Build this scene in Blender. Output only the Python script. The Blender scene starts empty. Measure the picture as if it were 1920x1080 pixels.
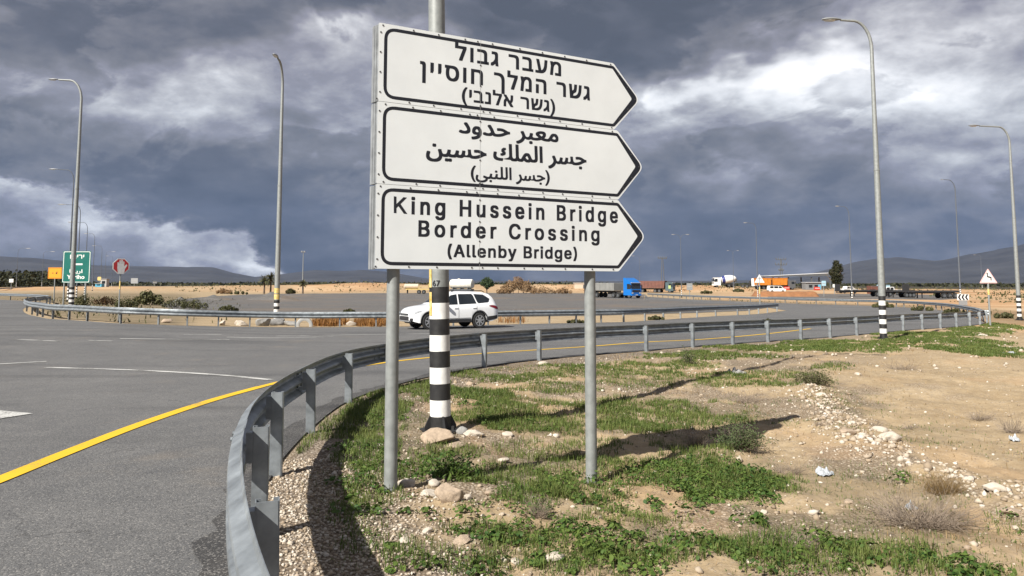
import bpy, math, random
import numpy as np
from mathutils import Vector, Matrix
from mathutils.geometry import delaunay_2d_cdt

random.seed(7)
rng = np.random.default_rng(11)
R = math.radians
sc = bpy.context.scene
COL = sc.collection

# ---------------------------------------------------------------- camera
F = 1400.0            # focal length in pixels of the 1920 wide photograph
CX, CY = 960.0, 411.0
PITCH = math.atan(F / 16500.0)
CAMZ = 1.7
cam_d = bpy.data.cameras.new("camera")
cam = bpy.data.objects.new("camera", cam_d)
COL.objects.link(cam)
cam.location = (0, 0, CAMZ)
cam.rotation_euler = (R(90) + PITCH, 0, 0)
cam_d.sensor_width = 36.0
cam_d.lens = 36.0 * F / 1920.0
cam_d.shift_y = -(540.0 - CY) / 1920.0
cam_d.clip_start = 0.05
cam_d.clip_end = 30000
sc.camera = cam

# ---------------------------------------------------------------- light
SUN_EL, SUN_AZ = R(40), math.atan2(-0.64, -0.77)
sun_dir = Vector((math.sin(SUN_AZ) * math.cos(SUN_EL), math.cos(SUN_AZ) * math.cos(SUN_EL), math.sin(SUN_EL)))
sl = bpy.data.lights.new("sun", 'SUN')
sl.energy = 4.4
sl.angle = R(0.5)
sl.color = (1.0, 0.95, 0.87)
sun = bpy.data.objects.new("sun", sl)
COL.objects.link(sun)
sun.rotation_euler = sun_dir.to_track_quat('Z', 'Y').to_euler()
sun.location = (-30, -40, 60)

sc.view_settings.view_transform = 'Standard'
sc.view_settings.look = 'None'
sc.view_settings.exposure = 1.05
sc.view_settings.gamma = 1.0


class NB:
    """small helper that writes node arithmetic"""
    def __init__(self, nt):
        self.nt = nt

    def node(self, t, **kw):
        n = self.nt.nodes.new(t)
        for k, v in kw.items():
            setattr(n, k, v)
        return n

    def put(self, sock, v):
        if hasattr(v, 'is_output'):
            self.nt.links.new(v, sock)
        else:
            sock.default_value = v

    def m(self, op, a, b=None, c=None, clamp=False):
        n = self.node('ShaderNodeMath', operation=op)
        n.use_clamp = clamp
        self.put(n.inputs[0], a)
        if b is not None: self.put(n.inputs[1], b)
        if c is not None: self.put(n.inputs[2], c)
        return n.outputs[0]

    def noise(self, vec, scale, detail=4, rough=0.55, dist=0.0, w=None):
        n = self.node('ShaderNodeTexNoise')
        if w is not None:
            n.noise_dimensions = '4D'
            n.inputs['W'].default_value = w
        self.put(n.inputs['Vector'], vec)
        n.inputs['Scale'].default_value = scale
        n.inputs['Detail'].default_value = detail
        n.inputs['Roughness'].default_value = rough
        n.inputs['Distortion'].default_value = dist
        return n.outputs['Fac']

    def ramp(self, fac, stops):
        n = self.node('ShaderNodeValToRGB')
        e = n.color_ramp.elements
        while len(e) < len(stops): e.new(0.5)
        for k, (p, c) in enumerate(stops):
            e[k].position = p
            e[k].color = (*c, 1)
        self.put(n.inputs[0], fac)
        return n.outputs[0]

    def sstep(self, v, a, b):
        n = self.node('ShaderNodeMapRange')
        n.interpolation_type = 'SMOOTHSTEP'
        self.put(n.inputs[0], v)
        n.inputs[1].default_value = a
        n.inputs[2].default_value = b
        return n.outputs[0]

    def mix(self, fac, a, b, mode='MIX'):
        n = self.node('ShaderNodeMix', data_type='RGBA', blend_type=mode)
        self.put(n.inputs[0], fac)
        for s, v in ((n.inputs[6], a), (n.inputs[7], b)):
            self.put(s, v if hasattr(v, 'is_output') else (*v, 1))
        return n.outputs[2]


def build_world():
    w = bpy.data.worlds.new("World")
    sc.world = w
    w.use_nodes = True
    nt = w.node_tree
    nt.nodes.clear()
    b = NB(nt)
    tc = b.node('ShaderNodeTexCoord')
    g = tc.outputs['Generated']
    sx = b.node('ShaderNodeSeparateXYZ')
    b.put(sx.inputs[0], g)
    x, y, z = sx.outputs
    ya = b.m('MAXIMUM', b.m('ABSOLUTE', y), 0.12)
    u = b.m('DIVIDE', x, ya)
    v = b.m('DIVIDE', z, ya)
    # flat cloud deck seen in perspective
    zz = b.m('ADD', b.m('MAXIMUM', z, 0.0), 0.26)
    cx = b.node('ShaderNodeCombineXYZ')
    b.put(cx.inputs[0], b.m('DIVIDE', x, zz))
    b.put(cx.inputs[1], b.m('DIVIDE', y, zz))
    deck = cx.outputs[0]
    big = b.noise(deck, 1.35, 6, 0.56, 0.25)
    fine = b.noise(deck, 4.2, 7, 0.6, 0.35, )
    st = b.node('ShaderNodeMapping')
    st.inputs['Scale'].default_value = (1.0, 1.0, 1.9)
    b.put(st.inputs[0], g)
    bil = b.noise(st.outputs[0], 8.5, 8, 0.57, 0.3)
    wob = b.noise(st.outputs[0], 4.5, 4, 0.6, 0.0, w=3.1)
    wob2 = b.noise(st.outputs[0], 4.5, 4, 0.6, 0.0, w=9.7)
    uw = b.m('ADD', u, b.m('MULTIPLY', b.m('SUBTRACT', wob, 0.5), 0.42))
    vw = b.m('ADD', v, b.m('MULTIPLY', b.m('SUBTRACT', wob2, 0.5), 0.26))
    blobs = [
        (300, 10, 420, 70, -0.24), (610, 95, 140, 38, 0.28), (150, 165, 180, 45, 0.18), (420, 60, 150, 40, -0.1),
        (380, 235, 170, 55, 0.03), (250, 320, 330, 60, -0.10), (480, 410, 160, 45, -0.12), (620, 330, 120, 80, -0.04), (330, 170, 200, 60, 0.06),
        (560, 200, 130, 50, 0.06), (1230, 45, 330, 62, -0.26), (1400, 135, 230, 42, 0.42), (1200, 150, 90, 40, 0.2),
        (1800, 40, 190, 50, 0.22), (1760, 150, 240, 60, 0.20), (1480, 215, 150, 45, 0.16), (1180, 260, 100, 60, 0.06),
        (1300, 320, 220, 50, -0.14), (1830, 300, 160, 40, 0.10), (1660, 330, 100, 40, -0.05), (1400, 440, 520, 90, -0.26),
        (1840, 425, 120, 16, 0.13), (900, 30, 220, 60, -0.18), (900, 470, 300, 60, -0.14), (610, 470, 120, 40, -0.10),
    ]
    B = 0.445
    for (px, py, rx, ry, a) in blobs:
        du = b.m('DIVIDE', b.m('SUBTRACT', uw, (px - 960) / F), rx / F)
        dv = b.m('DIVIDE', b.m('SUBTRACT', vw, (530 - py) / F), ry / F)
        r2 = b.m('ADD', b.m('MULTIPLY', du, du), b.m('MULTIPLY', dv, dv))
        e = b.m('EXPONENT', b.m('MULTIPLY', r2, -0.7))
        B = b.m('MULTIPLY_ADD', e, a, B)
    B = b.m('MULTIPLY_ADD', b.m('SUBTRACT', big, 0.5), 0.50, B)
    B = b.m('MULTIPLY_ADD', b.m('SUBTRACT', fine, 0.5), 0.26, B)
    B = b.m('MULTIPLY_ADD', b.m('SUBTRACT', bil, 0.5), 0.66, B)
    B = b.m('MULTIPLY_ADD', b.m('SUBTRACT', b.noise(st.outputs[0], 24, 6, 0.62, 0.2, w=7.0), 0.5), 0.24, B)
    cell = b.noise(st.outputs[0], 5.2, 7, 0.58, 0.45, w=1.7)
    m2 = b.sstep(cell, 0.485, 0.545)
    amp = b.m('MULTIPLY_ADD', b.sstep(v, 0.03, 0.22), 0.75, 0.25)
    B = b.m('MULTIPLY_ADD', b.m('MULTIPLY', m2, amp), -0.09, B)
    B = b.m('MULTIPLY_ADD', b.m('MULTIPLY', b.m('SUBTRACT', b.sstep(cell, 0.40, 0.49), m2), amp), 0.065, B)
    # lower left: the dark deck ends in a ragged edge, brighter far clouds below it
    ue = b.m('MULTIPLY_ADD', u, -0.25, (530 - 335) / F - 0.25 * 960 / F)
    ue = b.m('SUBTRACT', ue, b.m('MULTIPLY', b.sstep(u, (470 - 960) / F, (690 - 960) / F), 0.12))
    ragged = b.m('MULTIPLY', b.m('SUBTRACT', b.noise(st.outputs[0], 13, 6, 0.62), 0.5), 0.11)
    edge = b.m('ADD', b.m('SUBTRACT', v, ue), ragged)
    mask = b.sstep(edge, -0.010, 0.012)
    farc = b.noise(st.outputs[0], 15, 8, 0.6, 0.3, w=5.0)
    depth = b.sstep(edge, -0.085, 0.0)
    low = b.m('ADD', b.m('MULTIPLY_ADD', depth, 0.34, 0.36), b.m('MULTIPLY', b.m('SUBTRACT', farc, 0.5), 0.85))
    shade = b.m('MULTIPLY', b.m('SUBTRACT', 1.0, b.sstep(edge, 0.0, 0.17)), b.m('SUBTRACT', 1.0, b.sstep(u, -0.28, 0.0)))
    B = b.m('MULTIPLY_ADD', shade, -0.20, B)
    B = b.m('ADD', b.m('MULTIPLY', B, mask), b.m('MULTIPLY', low, b.m('SUBTRACT', 1.0, mask)))
    col = b.ramp(B, [(0.0, (0.082, 0.098, 0.128)), (0.2, (0.115, 0.131, 0.166)), (0.36, (0.176, 0.188, 0.220)),
                     (0.50, (0.245, 0.258, 0.312)), (0.64, (0.40, 0.42, 0.46)), (0.80, (0.66, 0.69, 0.73)), (1.0, (0.93, 0.95, 0.97))])
    # greyer and warmer overhead, bluer toward the horizon
    col = b.mix(b.m('MULTIPLY', b.sstep(v, 0.2, 0.36), 0.35), col, b.mix(1.0, col, (1.10, 1.0, 0.97), 'MULTIPLY'))
    bg = b.node('ShaderNodeBackground')
    b.put(bg.inputs[0], col)
    bg.inputs[1].default_value = SKY_GAIN
    sky = b.node('ShaderNodeTexSky')
    sky.sky_type = 'NISHITA'
    sky.sun_disc = False
    sky.sun_elevation = SUN_EL
    sky.sun_rotation = SUN_AZ
    bg2 = b.node('ShaderNodeBackground')
    b.put(bg2.inputs[0], sky.outputs[0])
    bg2.inputs[1].default_value = 0.06
    mx = b.node('ShaderNodeMixShader')
    b.put(mx.inputs[0], b.m('MULTIPLY_ADD', b.sstep(z, -0.05, 0.0), 0.90, 0.10))
    nt.links.new(bg2.outputs[0], mx.inputs[1])
    nt.links.new(bg.outputs[0], mx.inputs[2])
    out = b.node('ShaderNodeOutputWorld')
    nt.links.new(mx.outputs[0], out.inputs[0])


SKY_GAIN = 0.60
build_world()


# ---------------------------------------------------------------- measuring
SP, CP = math.sin(PITCH), math.cos(PITCH)


def ray(px, py):
    xc, yc = (px - CX) / F, (CY - py) / F
    return np.array([xc, CP - yc * SP, SP + yc * CP])


def sst(a, b, v):
    t = np.clip((v - a) / (b - a), 0, 1)
    return t * t * (3 - 2 * t)


def gz(x, y):
    """large shape of the ground"""
    x = np.asarray(x, float); y = np.asarray(y, float)
    d = np.hypot(x, y)
    s = np.clip(d - 6, 0, 106)
    s = s - s * s / 260.0
    fall = -0.0182 * s
    left = sst(-0.25, -0.62, x / np.maximum(np.abs(y), 8)) * sst(16, 34, d)
    z = fall * (1 - 0.72 * left)
    bank = sst(-1.6, 1.2, x) * sst(2.0, 4.5, y) * (1 - sst(9.5, 17, y)) * (1 - sst(6, 12, x))
    return z - 0.20 * bank


def at(px, py, up=0.0):
    """the point of the ground (raised by up) seen in that place of the photograph"""
    d = ray(px, py)
    lo, hi = 0.5, 4000.0
    t = None
    prev = 0.5
    for k in np.geomspace(0.5, 4000, 400):
        p = d * k
        if CAMZ + p[2] < gz(p[0], p[1]) + up:
            lo, hi = prev, k
            t = k
            break
        prev = k
    if t is None:
        return Vector((d[0] * 1500, d[1] * 1500, gz(d[0] * 1500, d[1] * 1500)))
    for _ in range(40):
        mid = (lo + hi) / 2
        p = d * mid
        if CAMZ + p[2] < gz(p[0], p[1]) + up: hi = mid
        else: lo = mid
    p = d * hi
    return Vector((p[0], p[1], CAMZ + p[2]))


def z_at(p, py):
    """height over the point p (same distance) seen at row py"""
    yc = (CY - py) / F
    return CAMZ + p.y * (SP + yc * CP) / (CP - yc * SP)


def ppm(p):
    return F / (p.y * CP + (p.z - CAMZ) * SP)


def drop(x, y, dz=0.0):
    return Vector((x, y, float(gz(x, y)) + dz))


# ---------------------------------------------------------------- numpy noise
def vnoise(x, y, seed=0):
    xi = np.floor(x).astype(np.int64); yi = np.floor(y).astype(np.int64)
    fx = x - xi; fy = y - yi
    fx = fx * fx * (3 - 2 * fx); fy = fy * fy * (3 - 2 * fy)

    def h(a, b):
        n = (a * 374761393 + b * 668265263 + seed * 974711) & 0xffffffff
        n = ((n ^ (n >> 13)) * 1274126177) & 0xffffffff
        n = n ^ (n >> 16)
        return (n & 0xffff) / 65535.0
    a = h(xi, yi); b_ = h(xi + 1, yi); c = h(xi, yi + 1); d = h(xi + 1, yi + 1)
    return (a * (1 - fx) + b_ * fx) * (1 - fy) + (c * (1 - fx) + d * fx) * fy


def fbm(x, y, octs=4, seed=0):
    t = 0; a = 0.5; s = 0
    for k in range(octs):
        t = t + a * vnoise(x, y, seed + k * 17)
        s += a
        x = x * 2.03 + 5.1; y = y * 2.03 + 1.7; a *= 0.5
    return t / s


# ---------------------------------------------------------------- mesh builder
class MB:
    def __init__(self):
        self.v = []; self.f = []; self.mi = []

    def add(self, verts, faces, m=0):
        o = len(self.v)
        self.v.extend([tuple(p) for p in verts])
        for f in faces:
            self.f.append(tuple(i + o for i in f)); self.mi.append(m)

    def box(self, c, s, m=0, rz=0.0, ch=0.0):
        x, y, z = s[0] / 2, s[1] / 2, s[2] / 2
        ca, sa = math.cos(rz), math.sin(rz)
        if ch <= 0:
            pts = [(i * x, j * y, k * z) for k in (-1, 1) for j in (-1, 1) for i in (-1, 1)]
            fs = [(0, 2, 3, 1), (4, 5, 7, 6), (0, 1, 5, 4), (2, 6, 7, 3), (0, 4, 6, 2), (1, 3, 7, 5)]
        else:
            prof = [(-x + ch, -y), (x - ch, -y), (x, -y + ch), (x, y - ch), (x - ch, y), (-x + ch, y), (-x, y - ch), (-x, -y + ch)]
            pts = []
            for zz, k in ((-z, ch), (-z + ch, 0), (z - ch, 0), (z, ch)):
                fx = (x - k) / x; fy = (y - k) / y
                pts += [(a * fx, b * fy, zz) for a, b in prof]
            fs = [tuple(range(7, -1, -1)), tuple(range(24, 32))]
            for r in range(3):
                for i in range(8):
                    fs.append((r * 8 + i, r * 8 + (i + 1) % 8, r * 8 + 8 + (i + 1) % 8, r * 8 + 8 + i))
        self.add([(c[0] + a * ca - b * sa, c[1] + a * sa + b * ca, c[2] + d) for a, b, d in pts], fs, m)
        return self

    def tube(self, path, r, n=10, m=0, cap=True):
        P = [Vector(p) for p in path]
        rr = r if isinstance(r, (list, tuple)) else [r] * len(P)
        pts = []; up = None
        for i, p in enumerate(P):
            t = (P[min(i + 1, len(P) - 1)] - P[max(i - 1, 0)]).normalized()
            if up is None:
                up = Vector((0, 0, 1)) if abs(t.z) < 0.9 else Vector((1, 0, 0))
            a = t.cross(up).normalized(); b = a.cross(t).normalized(); up = b
            for k in range(n):
                an = 2 * math.pi * k / n
                pts.append(p + (a * math.cos(an) + b * math.sin(an)) * rr[i])
        fs = []
        for i in range(len(P) - 1):
            for k in range(n):
                fs.append((i * n + k, i * n + (k + 1) % n, i * n + n + (k + 1) % n, i * n + n + k))
        if cap:
            fs.append(tuple(range(n - 1, -1, -1)))
            fs.append(tuple(range((len(P) - 1) * n, len(P) * n)))
        self.add(pts, fs, m)
        return self

    def lathe(self, prof, c=(0, 0, 0), n=16, m=0, axis='z', mats=None):
        pts = []
        for r, h in prof:
            for k in range(n):
                a = 2 * math.pi * k / n
                q = (r * math.cos(a), r * math.sin(a), h)
                if axis == 'y': q = (q[0], q[2], q[1])
                if axis == 'x': q = (q[2], q[0], q[1])
                pts.append((q[0] + c[0], q[1] + c[1], q[2] + c[2]))
        o = len(self.v)
        self.v.extend(pts)
        for i in range(len(prof) - 1):
            for k in range(n):
                f = (i * n + k, i * n + (k + 1) % n, i * n + n + (k + 1) % n, i * n + n + k)
                self.f.append(tuple(o + q for q in f)); self.mi.append(mats[i] if mats else m)
        self.f.append(tuple(o + k for k in range(n - 1, -1, -1))); self.mi.append(mats[0] if mats else m)
        self.f.append(tuple(o + (len(prof) - 1) * n + k for k in range(n))); self.mi.append(mats[-1] if mats else m)
        return self

    def prism(self, poly, y0, y1, m=0):
        """polygon in x,z pulled along y"""
        n = len(poly)
        pts = [(p[0], y0, p[1]) for p in poly] + [(p[0], y1, p[1]) for p in poly]
        fs = [tuple(range(n)), tuple(range(2 * n - 1, n - 1, -1))]
        for i in range(n):
            fs.append((i, n + i, n + (i + 1) % n, (i + 1) % n))
        self.add(pts, fs, m)
        return self

    def build(self, name, mats, parent=None, smooth=None, fix=True):
        me = bpy.data.meshes.new(name)
        me.from_pydata(self.v, [], self.f)
        if not isinstance(mats, (list, tuple)): mats = [mats]
        for q in mats: me.materials.append(q)
        if len(mats) > 1:
            me.polygons.foreach_set('material_index', np.array(self.mi, dtype=np.int32))
        if fix:
            import bmesh
            bm = bmesh.new(); bm.from_mesh(me)
            bmesh.ops.recalc_face_normals(bm, faces=bm.faces)
            bm.to_mesh(me); bm.free()
        if smooth:
            me.shade_smooth()
            me.set_sharp_from_angle(angle=R(smooth))
        me.update()
        o = bpy.data.objects.new(name, me)
        COL.objects.link(o)
        if parent: o.parent = parent
        return o


def raw_mesh(name, V, Fc, mat, parent=None, smooth=False, mi=None):
    """V (n,3); Fc (m,k) fixed size faces"""
    V = np.asarray(V, np.float32); Fc = np.asarray(Fc, np.int32)
    me = bpy.data.meshes.new(name)
    me.vertices.add(len(V)); me.vertices.foreach_set('co', V.ravel())
    k = Fc.shape[1]
    me.loops.add(Fc.size); me.loops.foreach_set('vertex_index', Fc.ravel())
    me.polygons.add(len(Fc))
    me.polygons.foreach_set('loop_start', np.arange(0, Fc.size, k, dtype=np.int32))
    mats = mat if isinstance(mat, (list, tuple)) else [mat]
    for q in mats: me.materials.append(q)
    if mi is not None: me.polygons.foreach_set('material_index', np.asarray(mi, np.int32))
    me.update(calc_edges=True)
    me.validate()
    if smooth: me.shade_smooth()
    o = bpy.data.objects.new(name, me)
    COL.objects.link(o)
    if parent: o.parent = parent
    return o


def tag(o, label=None, cat=None, group=None, kind=None):
    if label: o['label'] = label
    if cat: o['category'] = cat
    if group: o['group'] = group
    if kind: o['kind'] = kind
    return o


def thing(name, label, cat, loc=(0, 0, 0), rz=0.0, group=None):
    o = bpy.data.objects.new(name, None)
    o.empty_display_size = 0.2
    COL.objects.link(o)
    o.location = loc; o.rotation_euler = (0, 0, rz)
    return tag(o, label, cat, group)


# ---------------------------------------------------------------- materials
def mat(name, c, rough=0.6, metal=0.0, var=0.0, scale=4.0, c2=None, bump=0.0, bscale=None, spec=0.5, detail=5, coat=0.0, trans=0.0):
    m = bpy.data.materials.new(name)
    m.use_nodes = True
    nt = m.node_tree
    b = NB(nt)
    p = nt.nodes['Principled BSDF']
    p.inputs['Roughness'].default_value = rough
    p.inputs['Metallic'].default_value = metal
    p.inputs['Specular IOR Level'].default_value = spec
    if coat: p.inputs['Coat Weight'].default_value = coat
    tc = b.node('ShaderNodeTexCoord')
    if var > 0 or c2:
        n = b.noise(tc.outputs['Object'], scale, detail, 0.6)
        a = tuple(max(0, q * (1 - var)) for q in c)
        z = c2 if c2 else tuple(min(1, q * (1 + var)) for q in c)
        b.put(p.inputs['Base Color'], b.ramp(n, [(0.3, a), (0.7, z)]))
        b.put(p.inputs['Roughness'], b.m('MULTIPLY_ADD', b.m('SUBTRACT', n, 0.5), 0.3, rough, clamp=True))
    else:
        p.inputs['Base Color'].default_value = (*c, 1)
    if bump:
        bn = b.node('ShaderNodeBump')
        bn.inputs['Strength'].default_value = bump
        bn.inputs['Distance'].default_value = 0.02
        b.put(bn.inputs['Height'], b.noise(tc.outputs['Object'], bscale or scale * 3, 6, 0.6))
        b.put(p.inputs['Normal'], bn.outputs[0])
    return m


def leaf_mat(name, c, c2, scale=1.5, rough=0.6, trans=0.25):
    m = bpy.data.materials.new(name)
    m.use_nodes = True
    nt = m.node_tree
    b = NB(nt)
    p = nt.nodes['Principled BSDF']
    p.inputs['Roughness'].default_value = rough
    p.inputs['Specular IOR Level'].default_value = 0.25
    tc = b.node('ShaderNodeTexCoord')
    ge = b.node('ShaderNodeNewGeometry')
    n = b.noise(tc.outputs['Object'], scale, 3, 0.6)
    f = b.m('ADD', b.m('MULTIPLY', n, 0.6), b.m('MULTIPLY', ge.outputs['Random Per Island'], 0.4))
    c_ = b.ramp(f, [(0.25, c), (0.75, c2)])
    b.put(p.inputs['Base Color'], c_)
    tr = b.node('ShaderNodeBsdfTranslucent')
    b.put(tr.inputs[0], c_)
    mx = b.node('ShaderNodeMixShader')
    mx.inputs[0].default_value = trans
    nt.links.new(p.outputs[0], mx.inputs[1]); nt.links.new(tr.outputs[0], mx.inputs[2])
    nt.links.new(mx.outputs[0], nt.nodes['Material Output'].inputs[0])
    return m


M = {}
M['galv'] = mat('galvanised_steel', (0.30, 0.315, 0.325), 0.5, 0.35, 0.22, 9, bump=0.04)
M['galv_pole'] = mat('galvanised_pole', (0.245, 0.26, 0.255), 0.55, 0.25, 0.16, 11, bump=0.05)
M['rail'] = mat('rail_steel', (0.255, 0.28, 0.298), 0.45, 0.5, 0.34, 5.5, bump=0.06, detail=9)
M['galv_far'] = mat('sky_faded_pole', (0.095, 0.108, 0.128), 0.7, 0.1, 0.15, 4)  # far poles: galvanised steel with the fade into the sky put into its colour
M['sign_white'] = mat('sign_white', (0.715, 0.75, 0.76), 0.42, 0, 0.045, 2.6)
M['ink'] = mat('sign_black', (0.010, 0.012, 0.018), 0.45)
M['rivet'] = mat('rivet', (0.10, 0.10, 0.10), 0.5, 0.6)
M['black'] = mat('black_paint', (0.016, 0.016, 0.018), 0.55, 0, 0.3, 9, c2=(0.026, 0.026, 0.026))
M['white'] = mat('white_paint', (0.70, 0.70, 0.68), 0.5, 0, 0.12, 9)
M['lampgrey'] = mat('lamp_grey', (0.23, 0.24, 0.25), 0.5, 0.3)
M['lens'] = mat('lamp_lens', (0.55, 0.57, 0.58), 0.2)
M['yellow'] = mat('sticker_yellow', (0.62, 0.40, 0.05), 0.5, 0, 0.3, 14, c2=(0.70, 0.58, 0.28))
M['orange_s'] = mat('sign_orange', (0.80, 0.30, 0.01), 0.5)
M['green_s'] = mat('sign_green', (0.0, 0.115, 0.092), 0.45, 0, 0.06, 3)
M['red'] = mat('sign_red', (0.50, 0.03, 0.035), 0.5)
M['redpaint'] = mat('red_paint', (0.45, 0.03, 0.02), 0.5)
M['pink'] = mat('faded_red', (0.72, 0.44, 0.43), 0.5)
M['car'] = mat('car_white', (0.76, 0.77, 0.78), 0.25, 0, coat=0.6)
M['glass'] = mat('dark_glass', (0.012, 0.016, 0.02), 0.06, 0, spec=0.7)
M['plastic'] = mat('dark_plastic', (0.022, 0.022, 0.024), 0.6)
M['tyre'] = mat('tyre', (0.018, 0.018, 0.018), 0.85)
M['alloy'] = mat('alloy', (0.52, 0.53, 0.54), 0.3, 0.7)
M['chrome'] = mat('chrome', (0.62, 0.63, 0.64), 0.18, 0.9)
M['tail'] = mat('tail_lamp', (0.22, 0.006, 0.012), 0.2)
M['headlamp'] = mat('head_lamp', (0.50, 0.52, 0.54), 0.12, 0.3)
M['blue'] = mat('truck_blue', (0.005, 0.135, 0.46), 0.35, coat=0.4)
M['rust'] = mat('rusty_brown', (0.125, 0.05, 0.036), 0.7, 0, 0.3, 2)
M['greybox'] = mat('trailer_grey', (0.20, 0.20, 0.19), 0.6, 0, 0.15, 1)
M['midpaint'] = mat('faded_green_blue', (0.05, 0.085, 0.10), 0.5)
M['leafpaint'] = mat('lime_paint', (0.32, 0.40, 0.16), 0.5)
M['navy'] = mat('navy', (0.02, 0.03, 0.16), 0.5)
M['orange'] = mat('orange_paint', (0.46, 0.165, 0.018), 0.5, 0, 0.12, 1.5)
M['chassis'] = mat('chassis', (0.022, 0.021, 0.022), 0.8)
M['roofm'] = mat('canopy_roof', (0.55, 0.56, 0.58), 0.5)
M['steel_dark'] = mat('dark_steel', (0.08, 0.085, 0.09), 0.6)
M['wall_beige'] = mat('beige_wall', (0.50, 0.42, 0.33), 0.8, 0, 0.08, 1)
M['wall_grey'] = mat('grey_wall', (0.35, 0.35, 0.34), 0.8, 0, 0.08, 1)
M['board_blue'] = mat('board_blue', (0.08, 0.35, 0.52), 0.5)
M['tank'] = mat('tank_white', (0.62, 0.60, 0.54), 0.5, 0, 0.15, 1)
M['rock'] = mat('limestone', (0.36, 0.28, 0.205), 0.9, 0, 0.2, 7, bump=0.5, bscale=30)
M['rockpale'] = mat('pale_limestone', (0.46, 0.405, 0.335), 0.9, 0, 0.15, 9, bump=0.4, bscale=30)
M['concrete'] = mat('broken_concrete', (0.25, 0.245, 0.235), 0.9, 0, 0.2, 5, bump=0.4)
M['bark'] = mat('bark', (0.10, 0.075, 0.055), 0.9, 0, 0.3, 3, bump=0.5)
M['wire'] = mat('wire', (0.15, 0.15, 0.15), 0.6)


def worn_paint(name, c, keep):
    m = bpy.data.materials.new(name); m.use_nodes = True
    nt = m.node_tree; b = NB(nt); p = nt.nodes['Principled BSDF']
    pos = b.node('ShaderNodeTexCoord').outputs['Object']
    big, small = b.noise(pos, 1.3, 4, 0.6), b.noise(pos, 38, 5, 0.75)
    f = b.sstep(b.m('ADD', b.m('MULTIPLY', big, 0.45), b.m('MULTIPLY', small, 0.55)), keep, keep + 0.07)
    col = b.mix(b.m('MULTIPLY', big, 0.6), c, tuple(q * 0.6 for q in c))
    b.put(p.inputs['Base Color'], b.mix(f, col, (0.115, 0.112, 0.108)))
    p.inputs['Roughness'].default_value = 0.8
    return m


M['paint_white'] = worn_paint('road_white', (0.52, 0.52, 0.50), 0.50)
M['paint_yellow'] = worn_paint('road_yellow', (0.72, 0.44, 0.012), 0.56)
M['leaf'] = leaf_mat('weed_leaf', (0.028, 0.072, 0.014), (0.12, 0.17, 0.035), 1.1)
M['blade'] = leaf_mat('grass_blade', (0.050, 0.095, 0.016), (0.165, 0.19, 0.055), 0.9)
M['dryblade'] = leaf_mat('dry_blade', (0.24, 0.16, 0.075), (0.36, 0.26, 0.13), 1.2)
M['rustgrass'] = leaf_mat('rusty_grass', (0.17, 0.075, 0.022), (0.30, 0.155, 0.05), 1.5)
M['twig'] = mat('dry_twig', (0.25, 0.20, 0.155), 0.9, 0, 0.25, 8)
M['olive'] = leaf_mat('olive_leaf', (0.055, 0.06, 0.025), (0.12, 0.115, 0.05), 0.8)
M['shrubleaf'] = leaf_mat('shrub_leaf', (0.05, 0.075, 0.03), (0.11, 0.14, 0.055), 3)
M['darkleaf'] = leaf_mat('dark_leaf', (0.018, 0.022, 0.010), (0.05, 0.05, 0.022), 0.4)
M['midleaf'] = leaf_mat('mid_leaf', (0.03, 0.055, 0.02), (0.07, 0.10, 0.04), 0.5)
M['brush'] = leaf_mat('dry_brush', (0.20, 0.12, 0.06), (0.33, 0.22, 0.12), 0.4)
M['palmleaf'] = leaf_mat('palm_leaf', (0.07, 0.075, 0.035), (0.16, 0.15, 0.08), 0.5)
M['plastic_bag'] = mat('plastic_bag', (0.34, 0.36, 0.38), 0.4, 0, 0.2, 12)
HAZE = 1.8e-5

# ================================================================ the ground and the roads
def catmull(P, n=8):
    P = [np.array(p, float) for p in P]
    Q = [2 * P[0] - P[1]] + P + [2 * P[-1] - P[-2]]
    out = []
    for i in range(1, len(Q) - 2):
        for k in range(n):
            t = k / n
            out.append(0.5 * (2 * Q[i] + (Q[i + 1] - Q[i - 1]) * t + (2 * Q[i - 1] - 5 * Q[i] + 4 * Q[i + 1] - Q[i + 2]) * t * t
                              + (3 * Q[i] - Q[i - 1] - 3 * Q[i + 1] + Q[i + 2]) * t ** 3))
    out.append(P[-1])
    return out


def offset_path(P, o):
    """shift a plan path to its left by o"""
    P = np.array([(p[0], p[1]) for p in P], float)
    T = np.gradient(P, axis=0)
    T /= np.linalg.norm(T, axis=1)[:, None] + 1e-9
    return P + np.stack([-T[:, 1], T[:, 0]], 1) * o


near_px = [(517, 893), (582, 812), (653, 756), (732, 727), (816, 706), (908, 689), (1011, 676), (1113, 666.5), (1212, 659),
           (1299, 651.5), (1374, 646), (1440, 641.5), (1502, 637.5), (1557, 633.5), (1607, 629), (1653, 625), (1694, 621),
           (1730, 618), (1764, 616), (1794, 613.5), (1819, 611.5), (1838, 609.5), (1851, 606)]
near_posts = [Vector((0.42, 0.62, 0)), Vector((-0.38, 1.93, 0)), Vector((-1.085, 3.45, 0)), Vector((-1.685, 5.13, 0))]
near_posts += [at(*q) for q in near_px]
for q in near_posts: q.z = float(gz(q.x, q.y))
far_top = [(1846, 581), (1825, 575.2), (1765, 567.5), (1665, 562.5), (1515, 559.3), (1440, 557.3), (1300, 553.3), (1215, 549.5)]
far_loop = [at(x, y, 0.76) for x, y in far_top]
near_path = catmull([(p.x, p.y) for p in near_posts] + [(p.x, p.y) for p in far_loop], 8)

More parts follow.
